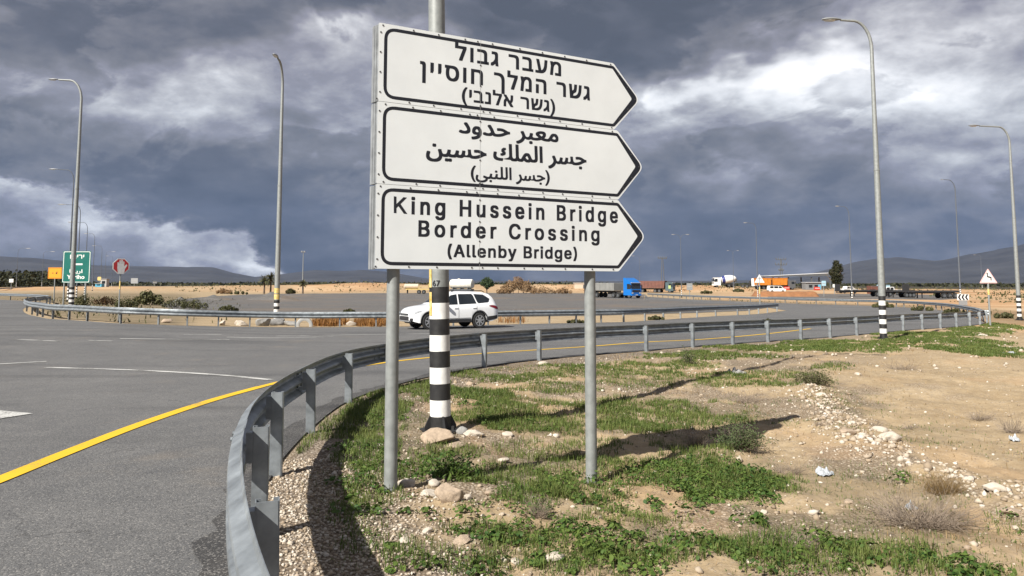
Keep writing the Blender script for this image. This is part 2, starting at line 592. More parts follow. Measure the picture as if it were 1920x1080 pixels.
mid_px = [(115, 556), (75, 566), (52, 577), (50, 584), (60, 590), (70, 592.3), (80, 594.4), (99, 598), (129.5, 599.7), (163.5, 602), (226, 606.5), (297, 609), (351, 611),
          (409, 612.2), (468, 613), (554, 614), (637, 613.8), (705, 613.3), (770, 612.5), (850, 611), (915, 609.5), (975.5, 608), (1030, 607), (1080, 606), (1127, 605), (1169.5, 604),
          (1209, 601.3), (1244, 599.5), (1276, 597), (1307, 595), (1342, 592.7), (1383, 590.8), (1405, 589.8), (1422.5, 588.4), (1439, 586.6), (1457, 584.3)]
mid_posts = [at(*q) for q in mid_px]
mid_posts = [Vector((-150, 235, 0)), Vector((-118, 170, 0)), Vector((-92, 120, 0))] + [q for q in mid_posts if q.y < 95]
mid_path = catmull([(p.x, p.y) for p in mid_posts], 8)


def sdist(X, Y, path):
    """signed plan distance to a path, positive on its right"""
    P = np.array([(p[0], p[1]) for p in path])
    best = np.full(X.shape, 1e9); sg = np.ones(X.shape)
    for a, b in zip(P[:-1], P[1:]):
        e = b - a; L = e @ e + 1e-12
        t = np.clip(((X - a[0]) * e[0] + (Y - a[1]) * e[1]) / L, 0, 1)
        dx = X - (a[0] + t * e[0]); dy = Y - (a[1] + t * e[1])
        d2 = dx * dx + dy * dy
        m_ = d2 < best
        best = np.where(m_, d2, best)
        cr = e[0] * (Y - a[1]) - e[1] * (X - a[0])
        sg = np.where(m_, np.where(cr < 0, 1.0, -1.0), sg)
    return np.sqrt(best) * sg


near_coarse = near_path[::3] + [near_path[-1]]


RIDGE = [(p.x, p.y) for p in (at(*q) for q in ((1520, 735), (1560, 780), (1590, 820), (1640, 850), (1700, 880), (1780, 905), (1860, 935), (1960, 965)))]


def ridge(X, Y, w):
    return np.exp(-(sdist(X, Y, RIDGE) / w) ** 2)


def micro(X, Y, sd):
    """bumps of the dirt to the right of the near rail"""
    mk = sst(0.05, 0.9, sd) * (1 - sst(40, 70, np.hypot(X, Y)))
    n = (fbm(X * 0.55, Y * 0.55, 3, 3) - 0.5) * 0.17 + (fbm(X * 2.3, Y * 2.3, 3, 9) - 0.5) * 0.10 + (fbm(X * 9, Y * 9, 3, 21) - 0.5) * 0.048
    # low ridge of rubble that runs away to the right
    rid = ridge(X, Y, 0.5)
    return mk * (n + 0.09 * rid)


BX = np.array([-700, -450, -330, 0, 300, 380, 440, 520, 600, 680, 740, 800, 900, 1000, 1120, 1200, 1300, 1340, 1400, 1600, 1900, 2600]) - 960
BH = np.array([0.6, 0.7, 0.6, 0.5, 1.0, 1.3, 1.6, 1.9, 2.2, 2.75, 2.4, 1.9, 2.1, 2.2, 1.7, 1.5, 1.9, 1.6, 1.2, 0.7, 0.5, 0.5])


def far_bank(X, Y):
    d = np.hypot(X, Y)
    az = X / np.maximum(Y, 1.0) * F
    h = np.interp(az, BX, BH)
    n = fbm(X * 0.04, Y * 0.04, 4, 5)
    r = sst(212, 246, d + 16 * (n - 0.5)) * (1 - 0.75 * sst(270, 380, d))
    return np.where(Y > 50, h * r * (0.75 + 0.5 * n), 0)


def ground_z(X, Y, sd=None):
    X = np.atleast_1d(np.asarray(X, float)); Y = np.atleast_1d(np.asarray(Y, float))
    if sd is None: sd = sdist(X, Y, near_coarse)
    return gz(X, Y) + micro(X, Y, sd) + far_bank(X, Y)


def gpt(x, y, dz=0.0):
    return Vector((x, y, float(ground_z(x, y)[0]) + dz))


def gat(px, py):
    p = at(px, py)
    return gpt(p.x, p.y)


def build_ground():
    fine = np.radians(np.arange(-42, 42.01, 0.17))
    coarse = np.radians(np.arange(45, 315.1, 5.0))
    az = np.concatenate([fine, coarse])
    rad = [0.9]
    while rad[-1] < 8200:
        d = rad[-1]
        rad.append(d * (1.0075 if d < 20 else 1.014 if d < 60 else 1.035 if d < 500 else 1.12))
    rad = np.array(rad)
    A, D = np.meshgrid(az, rad)
    X = np.sin(A) * D; Y = np.cos(A) * D
    flat = X.ravel(), Y.ravel()
    dd = D.ravel()
    sd = np.full(dd.shape, 50.0)
    k = dd < 130
    sd[k] = sdist(flat[0][k], flat[1][k], near_coarse)
    Z = gz(*flat) + micro(flat[0], flat[1], sd) + far_bank(*flat)
    nr, na = X.shape
    V = np.stack([flat[0], flat[1], Z], 1)
    V = np.concatenate([V, [[0, 0, float(gz(0, 0))]]])
    i = np.arange(nr - 1)[:, None] * na + np.arange(na)[None]
    j = np.arange(nr - 1)[:, None] * na + (np.arange(na)[None] + 1) % na
    Fq = np.stack([i, j, j + na, i + na], -1).reshape(-1, 4)[:, ::-1]
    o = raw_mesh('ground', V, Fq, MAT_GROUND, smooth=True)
    tag(o, kind='structure')
    # zones: red gravel, green orange soil, blue damp soil under plants, alpha dark far plain
    x, y = V[:, 0], V[:, 1]
    d = np.hypot(x, y)
    sdv = np.append(sd, 0)
    n1 = fbm(x * 0.5, y * 0.5, 4, 31); n2 = fbm(x * 1.7, y * 1.7, 4, 41)
    gravel = sst(-0.2, 0.1, sdv) * np.maximum(1 - sst(0.9, 1.7, sdv + (n2 - 0.5) * 1.2), 0.75 * sst(0.50, 0.62, n1 * 0.6 + n2 * 0.4) * (1 - sst(2.5, 6.5, x - 0.25 * y)))
    gravel *= (1 - sst(25, 40, d))
    az_ = x / np.maximum(y, 1) * F
    orange = sst(70, 110, d) * sst(330, 420, az_) * (1 - sst(320, 420, d)) * (0.55 + 0.45 * sst(0.4, 0.6, fbm(x * 0.03, y * 0.03, 3, 8)))
    orange = np.maximum(orange, sst(34, 46, d) * sst(690, 780, az_) * (1 - sst(320, 420, d)) * (0.35 + 0.6 * sst(0.42, 0.58, fbm(x * 0.05, y * 0.03, 3, 18))))
    orange = np.maximum(orange, sst(0.58, 0.68, fbm(x * 0.8, y * 0.8, 3, 77)) * sst(0.3, 1.5, sdv) * (d < 30) * 0.22)
    orange = np.maximum(orange, sst(200, 230, d) * (1 - sst(300, 360, d)) * (0.35 + 0.6 * sst(0.45, 0.6, fbm(x * 0.05, y * 0.02, 3, 12))))
    isl = -sdist(np.where(d < 200, x, 1e4), np.where(d < 200, y, 1e4), mid_path[::3])
    green = sst(0.3, 1.5, isl) * (1 - sst(150, 200, d)) * sst(-560, -640, az_) * 0.9
    green = np.maximum(green, sst(0.0, 0.4, sdv) * (1 - sst(5, 9, sdv)) * sst(46, 56, d) * (d < 130) * 0.7)
    green = np.maximum(green, sst(0.0, 0.4, sdv) * (d < 30) * sst(0.50, 0.66, fbm(x * 0.9, y * 0.9, 4, 51)) * (1 - sst(3.5, 6.0, x - 0.12 * y)) * 0.55)
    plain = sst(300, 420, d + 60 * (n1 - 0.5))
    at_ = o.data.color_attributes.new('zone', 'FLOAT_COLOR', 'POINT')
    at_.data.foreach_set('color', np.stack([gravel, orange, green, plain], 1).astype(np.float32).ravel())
    return o


def ground_material():
    m = bpy.data.materials.new('dirt')
    m.use_nodes = True
    nt = m.node_tree; b = NB(nt)
    p = nt.nodes['Principled BSDF']
    p.inputs['Roughness'].default_value = 0.95
    p.inputs['Specular IOR Level'].default_value = 0.15
    tc = b.node('ShaderNodeTexCoord'); pos = tc.outputs['Object']
    z = b.node('ShaderNodeAttribute', attribute_name='zone')
    sp_ = b.node('ShaderNodeSeparateColor'); b.put(sp_.inputs[0], z.outputs['Color'])
    gr, og, gn = sp_.outputs
    n0 = b.noise(pos, 0.06, 6, 0.62)
    n1 = b.noise(pos, 0.9, 6, 0.62)
    n2 = b.noise(pos, 7, 6, 0.65)
    n3 = b.noise(pos, 45, 4, 0.7)
    mixn = b.m('ADD', b.m('MULTIPLY', n1, 0.5), b.m('MULTIPLY', n2, 0.5))
    sand = b.ramp(mixn, [(0.32, (0.215, 0.157, 0.090)), (0.5, (0.320, 0.241, 0.145)), (0.68, (0.42, 0.333, 0.222))])
    sand = b.mix(b.m('MULTIPLY', b.sstep(n3, 0.4, 0.75), 0.35), sand, (0.40, 0.33, 0.25))
    vo = b.node('ShaderNodeTexVoronoi'); b.put(vo.inputs['Vector'], pos); vo.inputs['Scale'].default_value = 38
    vo2 = b.node('ShaderNodeTexVoronoi'); b.put(vo2.inputs['Vector'], pos); vo2.inputs['Scale'].default_value = 85
    hs = b.node('ShaderNodeSeparateColor'); b.put(hs.inputs[0], vo.outputs['Color'])
    grav = b.ramp(hs.outputs[0], [(0.0, (0.17, 0.135, 0.10)), (0.5, (0.285, 0.235, 0.18)), (1.0, (0.42, 0.37, 0.31))])
    grav = b.mix(b.sstep(vo.outputs['Distance'], 0.35, 0.62), grav, (0.13, 0.10, 0.072))
    # scattered grit everywhere, dense in the gravel
    grit = b.m('MULTIPLY', b.sstep(hs.outputs[1], 0.80, 0.84), b.sstep(n2, 0.42, 0.6))
    f = b.m('MAXIMUM', gr, b.m('MULTIPLY', grit, 0.8))
    c = b.mix(f, sand, grav)
    c = b.mix(b.m('MULTIPLY', og, 0.85), c, b.ramp(b.m('ADD', b.m('MULTIPLY', n0, 0.7), b.m('MULTIPLY', mixn, 0.3)), [(0.35, (0.30, 0.155, 0.075)), (0.5, (0.42, 0.255, 0.135)), (0.62, (0.50, 0.36, 0.225))]))
    c = b.mix(b.m('MULTIPLY', gn, 0.8), c, b.ramp(n1, [(0.3, (0.085, 0.075, 0.045)), (0.7, (0.19, 0.15, 0.10))]))
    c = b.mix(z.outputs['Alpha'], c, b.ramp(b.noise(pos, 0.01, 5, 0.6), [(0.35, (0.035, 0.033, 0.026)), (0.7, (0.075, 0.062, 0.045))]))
    b.put(p.inputs['Base Color'], c)
    bn = b.node('ShaderNodeBump'); bn.inputs['Strength'].default_value = 0.75; bn.inputs['Distance'].default_value = 0.018
    h = b.m('ADD', b.m('MULTIPLY', n3, 0.35), b.m('MULTIPLY', n2, 0.5))
    h = b.m('SUBTRACT', h, b.m('MULTIPLY', vo.outputs['Distance'], b.m('MULTIPLY_ADD', gr, 0.8, 0.12)))
    h = b.m('SUBTRACT', h, b.m('MULTIPLY', vo2.outputs['Distance'], 0.15))
    b.put(bn.inputs['Height'], h)
    b.put(p.inputs['Normal'], bn.outputs[0])
    return m


def asphalt(name, lo, hi, brown=0.0):
    m = bpy.data.materials.new(name)
    m.use_nodes = True
    nt = m.node_tree; b = NB(nt)
    p = nt.nodes['Principled BSDF']
    tc = b.node('ShaderNodeTexCoord'); pos = tc.outputs['Object']
    n1 = b.noise(pos, 0.22, 5, 0.6, 0.4)
    n2 = b.noise(pos, 2.2, 5, 0.62)
    n3 = b.noise(pos, 120, 3, 0.8)
    vo = b.node('ShaderNodeTexVoronoi'); b.put(vo.inputs['Vector'], pos); vo.inputs['Scale'].default_value = 95
    hs = b.node('ShaderNodeSeparateColor'); b.put(hs.inputs[0], vo.outputs['Color'])
    f = b.m('ADD', b.m('MULTIPLY', n1, 0.6), b.m('MULTIPLY', n2, 0.4))
    c = b.ramp(f, [(0.34, lo), (0.66, hi)])
    c = b.mix(b.m('MULTIPLY', b.sstep(hs.outputs[0], 0.70, 0.95), 0.55), c, (0.27, 0.26, 0.245))
    c = b.mix(b.m('MULTIPLY', b.sstep(hs.outputs[1], 0.72, 0.95), 0.6), c, (0.03, 0.03, 0.031))
    # dark tyre lanes, sealed cracks and patches, dust blown over it
    mp_ = b.node('ShaderNodeMapping'); mp_.inputs['Rotation'].default_value = (0, 0, 0.55); mp_.inputs['Scale'].default_value = (0.10, 0.9, 1)
    b.put(mp_.inputs[0], pos)
    c = b.mix(b.m('MULTIPLY', b.sstep(b.noise(mp_.outputs[0], 0.8, 4, 0.55), 0.50, 0.66), 0.38), c, tuple(q * 0.55 for q in lo))
    wp = b.node('ShaderNodeVectorMath', operation='MULTIPLY_ADD')
    b.put(wp.inputs[0], pos); wp.inputs[1].default_value = (1, 1, 1)
    nz_ = b.node('ShaderNodeTexNoise'); b.put(nz_.inputs['Vector'], pos); nz_.inputs['Scale'].default_value = 1.6; nz_.inputs['Detail'].default_value = 5
    b.put(wp.inputs[2], nz_.outputs['Color'])
    cr = b.node('ShaderNodeTexVoronoi', feature='DISTANCE_TO_EDGE'); b.put(cr.inputs['Vector'], wp.outputs[0]); cr.inputs['Scale'].default_value = 0.42
    ck = b.m('MULTIPLY', b.m('SUBTRACT', 1.0, b.sstep(cr.outputs['Distance'], 0.002, 0.007)), b.sstep(n1, 0.46, 0.56))
    c = b.mix(b.m('MULTIPLY', ck, 0.4), c, (0.02, 0.02, 0.02))
    c = b.mix(b.m('MULTIPLY', b.sstep(b.noise(pos, 0.5, 6, 0.65, 0.2, w=4.0), 0.55, 0.75), 0.28), c, (0.25, 0.205, 0.155))
    if brown:
        c = b.mix(b.m('MULTIPLY', b.sstep(b.noise(pos, 0.12, 5, 0.6, 0.5, w=2.0), 0.48, 0.66), brown), c, (0.17, 0.125, 0.085))
    b.put(p.inputs['Base Color'], c)
    b.put(p.inputs['Roughness'], b.m('MULTIPLY_ADD', n2, 0.2, 0.66))
    p.inputs['Specular IOR Level'].default_value = 0.4
    bn = b.node('ShaderNodeBump'); bn.inputs['Strength'].default_value = 0.5; bn.inputs['Distance'].default_value = 0.006
    b.put(bn.inputs['Height'], b.m('SUBTRACT', n3, vo.outputs['Distance']))
    b.put(p.inputs['Normal'], bn.outputs[0])
    return m


MAT_GROUND = ground_material()
M['asphalt'] = asphalt('asphalt', (0.084, 0.085, 0.087), (0.138, 0.137, 0.135))
M['lot'] = asphalt('asphalt_millings', (0.075, 0.073, 0.071), (0.13, 0.122, 0.114), 0.55)


def sheet(name, poly, mt, dz, near=0.8, mid=1.6, far=5.0):
    """a sheet laid over the ground inside a plan polygon"""
    P = np.array([(p[0], p[1]) for p in poly], float)
    keep = [0]
    for k in range(1, len(P)):
        if np.linalg.norm(P[k] - P[keep[-1]]) > 0.02: keep.append(k)
    P = P[keep]
    pts = [Vector(p) for p in P]
    lo, hi = P.min(0), P.max(0)
    inner = []
    for stp, r0, r1 in ((near, 0, 26), (mid, 26, 80), (far, 80, 1e9)):
        gx, gy = np.meshgrid(np.arange(lo[0], hi[0], stp), np.arange(lo[1], hi[1], stp))
        d = np.hypot(gx, gy)
        k = (d >= r0) & (d < r1)
        inner.append(np.stack([gx[k], gy[k]], 1))
    G = np.concatenate(inner)
    # keep grid points inside the polygon
    ins = np.zeros(len(G), bool)
    for a, c in zip(P, np.roll(P, -1, 0)):
        t = ((a[1] > G[:, 1]) != (c[1] > G[:, 1])) & (G[:, 0] < (c[0] - a[0]) * (G[:, 1] - a[1]) / (c[1] - a[1] + 1e-12) + a[0])
        ins ^= t
    G = G[ins]
    n = len(pts)
    allp = pts + [Vector(q) for q in G]
    v, e, f, *_ = delaunay_2d_cdt(allp, [(i, (i + 1) % n) for i in range(n)], [], 1, 1e-5)
    V = np.array([(q.x, q.y) for q in v])
    Z = gz(V[:, 0], V[:, 1]) + dz
    o = raw_mesh(name, np.column_stack([V, Z]), np.array([t for t in f if len(t) == 3]), mt, smooth=True)
    return o


def strip(name, px_pts, w, mt, dz, smooth_n=6):
    P = [at(*q) for q in px_pts]
    C_ = np.array(catmull([(p.x, p.y) for p in P], smooth_n))
    a, b = offset_path(C_, w / 2), offset_path(C_, -w / 2)
    V = np.concatenate([a, b]); Z = gz(V[:, 0], V[:, 1]) + dz
    n = len(a)
    i = np.arange(n - 1)
    return raw_mesh(name, np.column_stack([V, Z]), np.stack([i, i + 1, n + i + 1, n + i], 1)[:, ::-1], mt, smooth=True)


build_ground()
edge = offset_path(near_path, 0.10)
poly = [(16, -9), (7, -4.2), (2.6, -1.6)] + list(map(tuple, edge))
tail = [at(1210, 552), at(1208, 562), at(1300, 567), at(1400, 572), at(1440, 577), at(1475, 582.5)]
mid_front = offset_path(mid_path, -0.18)[::-1]
poly += [(p.x, p.y) for p in tail] + list(map(tuple, mid_front))
poly += [(-175, 240), (-190, 180), (-150, 60), (-90, -9)]
tag(sheet('road', poly, M['asphalt'], 0.014), kind='structure')
lot_px = [(345, 590), (300, 572), (330, 562), (400, 555.5), (470, 552), (600, 550.5), (740, 549.5), (1000, 549.3), (1137, 550.5), (1209, 552),
          (1207, 562), (1300, 567.2), (1400, 572.3), (1438, 577.5), (1400, 583), (1300, 587), (1120, 592), (930, 594.5), (730, 596), (520, 596)]
tag(sheet('parking_lot', [(p.x, p.y) for p in (at(*q) for q in lot_px)], M['lot'], 0.016), kind='structure')
lot2 = [(1440, 562), (1440, 553), (1540, 551), (1700, 551.5), (1790, 553.5), (1800, 560), (1765, 562.5), (1660, 561), (1540, 560.5)]
tag(sheet('parking_lot', [(p.x, p.y) for p in (at(*q) for q in lot2)], M['lot'], 0.016), kind='structure')

# crumbling dark edge of the asphalt along the near rail
ea, eb = offset_path(near_path[:96], 0.30), offset_path(near_path[:96], 0.03)
M['tar'] = asphalt('tar_edge', (0.028, 0.028, 0.029), (0.07, 0.068, 0.066))
wv = 0.10 * (fbm(np.arange(len(ea)) * 1.3, np.zeros(len(ea)), 3, 4) - 0.5)
ea = ea + (ea - eb) * wv[:, None] * 13
tag(sheet('asphalt_edge', list(map(tuple, ea)) + list(map(tuple, eb[::-1])), M['tar'], 0.019, 0.3), kind='structure')

# painted lines
tag(strip('yellow_line', [(-140, 958), (0, 903), (130, 850), (250, 803), (350, 768), (420, 746), (489, 727)], 0.18, M['paint_yellow'], 0.022), kind='structure')
tag(strip('yellow_line', [(489, 727), (560, 710), (667, 690), (740, 679), (815, 671), (900, 664.5), (1040, 655), (1115, 650), (1210, 642.5), (1320, 637), (1435, 627), (1520, 617)], 0.15, M['paint_yellow'], 0.022), kind='structure')
for q, w in (([(86, 690.5), (250, 695.5), (400, 704), (508, 714)], 0.15), ([(-60, 687), (0, 684), (87, 679)], 0.13),
             ([(22, 637.5), (66, 639), (110, 641)], 0.15), ([(166, 639.2), (188, 639.8), (210, 640.5)], 0.15), ([(225, 636), (330, 637), (430, 638)], 0.15),
             ([(345, 628), (380, 628), (415, 628)], 0.15), ([(425, 633), (500, 634.5), (560, 633.5), (626, 632)], 0.15), ([(517, 631), (640, 629), (805, 626.5)], 0.15),
             ([(1000, 629), (1150, 622), (1300, 614)], 0.13)):
    tag(strip('white_line', q, w, M['paint_white'], 0.022), kind='structure')
ar = [at(-70, 770), at(0, 772.5), at(62, 778), at(0, 788), at(-70, 796)]
tag(sheet('white_arrow', [(p.x, p.y) for p in ar], M['paint_white'], 0.023), kind='structure')

# ================================================================ guard rails
def w_profile():
    """outer loop of the W shaped steel: (offset toward the road, height)"""
    pr = [(0.012, 0.0), (0.020, 0.028), (0.078, 0.060), (0.082, 0.072), (0.082, 0.088), (0.078, 0.100), (0.012, 0.138), (0.006, 0.155), (0.012, 0.172),
          (0.078, 0.210), (0.082, 0.222), (0.082, 0.238), (0.078, 0.250), (0.020, 0.282), (0.012, 0.310)]
    back = [(a - 0.0045, b) for a, b in pr][::-1]
    return pr + back


def guard_rail(name, label, posts, path, side, group=None, beam_z=0.45, auto=None):
    root = thing(name, label, 'guardrail', posts[len(posts) // 2], 0, group)
    L = root.location
    P2 = np.array([(p[0], p[1]) for p in path])
    pr = w_profile()
    T = np.gradient(P2, axis=0); T /= np.linalg.norm(T, axis=1)[:, None]
    N = np.stack([-T[:, 1], T[:, 0]], 1) * side
    sl_ = np.r_[0, np.cumsum(np.linalg.norm(np.diff(P2, axis=0), axis=1))]
    base = gz(P2[:, 0], P2[:, 1]) + 0.012 * (fbm(sl_ * 0.30, sl_ * 0, 3, 6) - 0.5)
    V = []
    for (o_, h) in pr:
        V.append(np.column_stack([P2 + N * (0.095 + o_), base + beam_z + h]))
    V = np.stack(V, 1)                       # n, k, 3
    n, k, _ = V.shape
    V = V.reshape(-1, 3) - np.array(L)
    i = np.arange(n - 1)[:, None] * k + np.arange(k)[None]
    j = np.arange(n - 1)[:, None] * k + (np.arange(k)[None] + 1) % k
    Fq = np.stack([i, j, j + k, i + k], -1).reshape(-1, 4)
    if side < 0: Fq = Fq[:, ::-1]
    bo = raw_mesh('beam', V, Fq, M['rail'], root)
    bo.data.shade_smooth(); bo.data.set_sharp_from_angle(angle=R(35))
    # overlapping joints with bolt heads
    s_ = np.r_[0, np.cumsum(np.linalg.norm(np.diff(P2, axis=0), axis=1))]
    for q in np.arange(1.0, min(s_[-1] - 1, 150), 4.0):
        mb = MB()
        idx = np.interp(q, s_, np.arange(len(s_)))
        seg = []
        for e_ in (-0.16, 0.16):
            c_ = np.array([np.interp(q + e_, s_, P2[:, 0]), np.interp(q + e_, s_, P2[:, 1])]); nn = N[int(round(idx))]
            z0 = float(gz(*c_)) + beam_z
            seg.append([(c_[0] + nn[0] * (0.095 + o_) - L.x, c_[1] + nn[1] * (0.095 + o_) - L.y, z0 + h - L.z) for o_, h in [(a + 0.003, b) for a, b in pr[:15]] + [(a - 0.0035, b) for a, b in pr[15:]]])
        kk = len(pr)
        mb.add(seg[0] + seg[1], [(i, (i + 1) % kk, kk + (i + 1) % kk, kk + i) for i in range(kk)] + [tuple(range(kk)), tuple(range(2 * kk - 1, kk - 1, -1))])
        for e_ in (-0.10, 0.10):
            c_ = np.array([np.interp(q + e_, s_, P2[:, 0]), np.interp(q + e_, s_, P2[:, 1])]); nn = N[int(round(idx))]
            for h in (0.08, 0.23):
                z0 = float(gz(*c_)) + beam_z + h - L.z
                a_ = c_ + nn * (0.095 + 0.060) - np.array([L.x, L.y]); b_ = c_ + nn * (0.095 + 0.096) - np.array([L.x, L.y])
                mb.tube([(a_[0], a_[1], z0), (b_[0], b_[1], z0)], 0.015, 6)
        mb.build('splice', M['rail'], root)
    # a post of bent channel with a spacer toward the beam
    mb = MB()
    t = 0.006
    w_, d_, h_ = 0.105, 0.07, 0.74
    slant = 0.03
    for (cx, cy, sx, sy) in ((-side * 0.03, -0.01, t, w_), (0, -0.01 - w_ / 2 + t / 2, 0.062, t), (0, -0.01 + w_ / 2 - t / 2, 0.062, t)):
        mb.box((cx + (side * 0.0015 if sx > 0.01 else 0), cy, h_ / 2 - 0.2), (sx, sy - (2.2 * t if sx < 0.01 else 0), h_ + 0.4))
    for e_ in (-1, 1):
        mb.box((side * 0.0285, -0.01 + e_ * (w_ / 2 - 0.016), h_ / 2 - 0.2), (t, 0.02, h_ + 0.4))
    mb.box((0, d_ / 2 + 0.026, beam_z + 0.155), (0.07, 0.046, 0.2))
    mb.lathe([(0.012, -0.012), (0.012, 0.004)], (0, -d_ / 2 - 0.004, beam_z + 0.155), 8, axis='y')
    proto = None
    for q in posts:
        pv = np.array([q.x, q.y])
        kk = int(np.argmin(((P2 - pv) ** 2).sum(1)))
        tx, ty = T[kk]
        nx, ny = N[kk]
        rz = math.atan2(ny, nx) - math.pi / 2
        if proto is None:
            o = mb.build('post', M['rail'], root); proto = o
        else:
            o = proto.copy(); COL.objects.link(o); o.parent = root
        o.location = Vector((P2[kk, 0] + nx * 0.01, P2[kk, 1] + ny * 0.01, float(gz(*P2[kk])))) - L
        o.rotation_euler = (R(random.uniform(-1.2, 1.2)), R(random.uniform(-1.2, 1.2)), rz + R(random.uniform(-4, 4)))
    return root


def resample(path, stp):
    P = np.array([(p[0], p[1]) for p in path]); s = np.r_[0, np.cumsum(np.linalg.norm(np.diff(P, axis=0), axis=1))]
    t = np.arange(stp, s[-1] - 0.3, stp)
    return [drop(np.interp(q, s, P[:, 0]), np.interp(q, s, P[:, 1])) for q in t]


loop_start = (len(near_posts)) * 8
far_posts = resample(near_path[loop_start - 4:], 3.0)
guard_rail('guardrail', 'long grey guardrail seen from behind, sweeping past the big sign and around the far bend', near_posts + far_posts[:60], near_path, 1, 'steel guardrails along the roads')
mp = mid_posts[3:]
lead = resample(mid_path[:33], 4.0)
gm = guard_rail('guardrail', 'grey guardrail facing the camera, running behind the white car from the green town sign', lead[-22:] + mp, mid_path, -1, 'steel guardrails along the roads')
# folded end piece of the middle rail
e = mid_posts[-1]; t_ = (Vector(mid_path[-1]) - Vector(mid_path[-2])).normalized()
mb = MB()
c0 = Vector((e.x, e.y, 0)) - gm.location
for k in range(7):
    pass
pts = []
for k in range(13):
    a = math.pi * k / 12
    pts.append((k, a))
ring = []
for (k, a) in pts:
    off = Vector((t_.x, t_.y, 0)) * (0.16 * math.sin(a)) + Vector((t_.y, -t_.x, 0)) * (0.10 - 0.20 * (1 - math.cos(a)) / 2 + 0.03)
    ring.append(off)
V = []
zb = float(gz(e.x, e.y)) - gm.location.z + 0.45
for off in ring:
    for h in (0.0, 0.31):
        V.append((c0.x + off.x, c0.y + off.y, zb + h))
n = len(ring)
mb.add(V, [(2 * i, 2 * i + 2, 2 * i + 3, 2 * i + 1) for i in range(n - 1)])
mb.add([(v[0] * 1.0 - t_.x * 0.006, v[1] - t_.y * 0.006, v[2]) for v in V], [(2 * i, 2 * i + 1, 2 * i + 3, 2 * i + 2) for i in range(n - 1)])
mb.build('end_piece', M['rail'], gm, 40, fix=False)

# ================================================================ lettering
def text_mesh(body, off=0.0, spacing=1.0, font=None):
    c = bpy.data.curves.new('lettering', 'FONT')
    if font: c.font = font
    c.body = body; c.size = 1.0; c.offset = off; c.space_character = spacing
    c.resolution_u = 4
    o = bpy.data.objects.new('lettering', c)
    COL.objects.link(o)
    bpy.context.view_layer.update()
    me = o.to_mesh()
    V = np.array([v.co[:] for v in me.vertices], float).reshape(-1, 3)
    Fs = [tuple(p.vertices) for p in me.polygons]
    o.to_mesh_clear()
    bpy.data.objects.remove(o); bpy.data.curves.remove(c)
    return V, Fs


SANS = None
try:                                   # Blender's own bundled sans serif, else its built-in font
    import os
    SANS = bpy.data.fonts.load(os.path.join(bpy.utils.system_resource('DATAFILES'), 'fonts', 'Inter.woff2'))
except Exception:
    SANS = None


def cap_height(ch, font=None):
    V, _ = text_mesh(ch, 0.0, 1.0, font)
    return V[:, 1].max() - max(V[:, 1].min(), -0.02) if False else V[:, 1].max()


# ================================================================ the big sign
S_TH, S_RO = 0.4966, -0.0022
S_O = np.array([-1.138, 6.2, CAMZ + 0.110])
ex_ = np.array([math.cos(S_TH), math.sin(S_TH), 0]); n_ = np.cross(ex_, [0, 0, 1.0])
E1 = ex_ * math.cos(S_RO) + np.array([0, 0, 1.0]) * math.sin(S_RO)
E2 = -ex_ * math.sin(S_RO) + np.array([0, 0, 1.0]) * math.cos(S_RO)


def sp(px, py):
    d = ray(px, py); c = np.array([0, 0, CAMZ])
    k = ((S_O - c) @ n_) / (d @ n_)
    q = c + d * k - S_O
    return q @ E1, q @ E2


def sign_frame(V2, depth):
    """points of the sign plane (s, t) to the world, depth toward the reader"""
    V2 = np.atleast_2d(V2)
    return S_O + V2[:, :1] * E1 + V2[:, 1:2] * E2 + n_ * depth


def round_poly(P, rad, n=7):
    out = []
    for i, p in enumerate(P):
        p = np.array(p, float); a = np.array(P[i - 1], float); b = np.array(P[(i + 1) % len(P)], float)
        r = rad[i]
        if r <= 0:
            out += [p] * n
            continue
        u, v = (a - p) / np.linalg.norm(a - p), (b - p) / np.linalg.norm(b - p)
        for k in range(n):
            t = k / (n - 1)
            out.append((1 - t) ** 2 * (p + u * r) + 2 * t * (1 - t) * p + t * t * (p + v * r))
    return np.array(out)


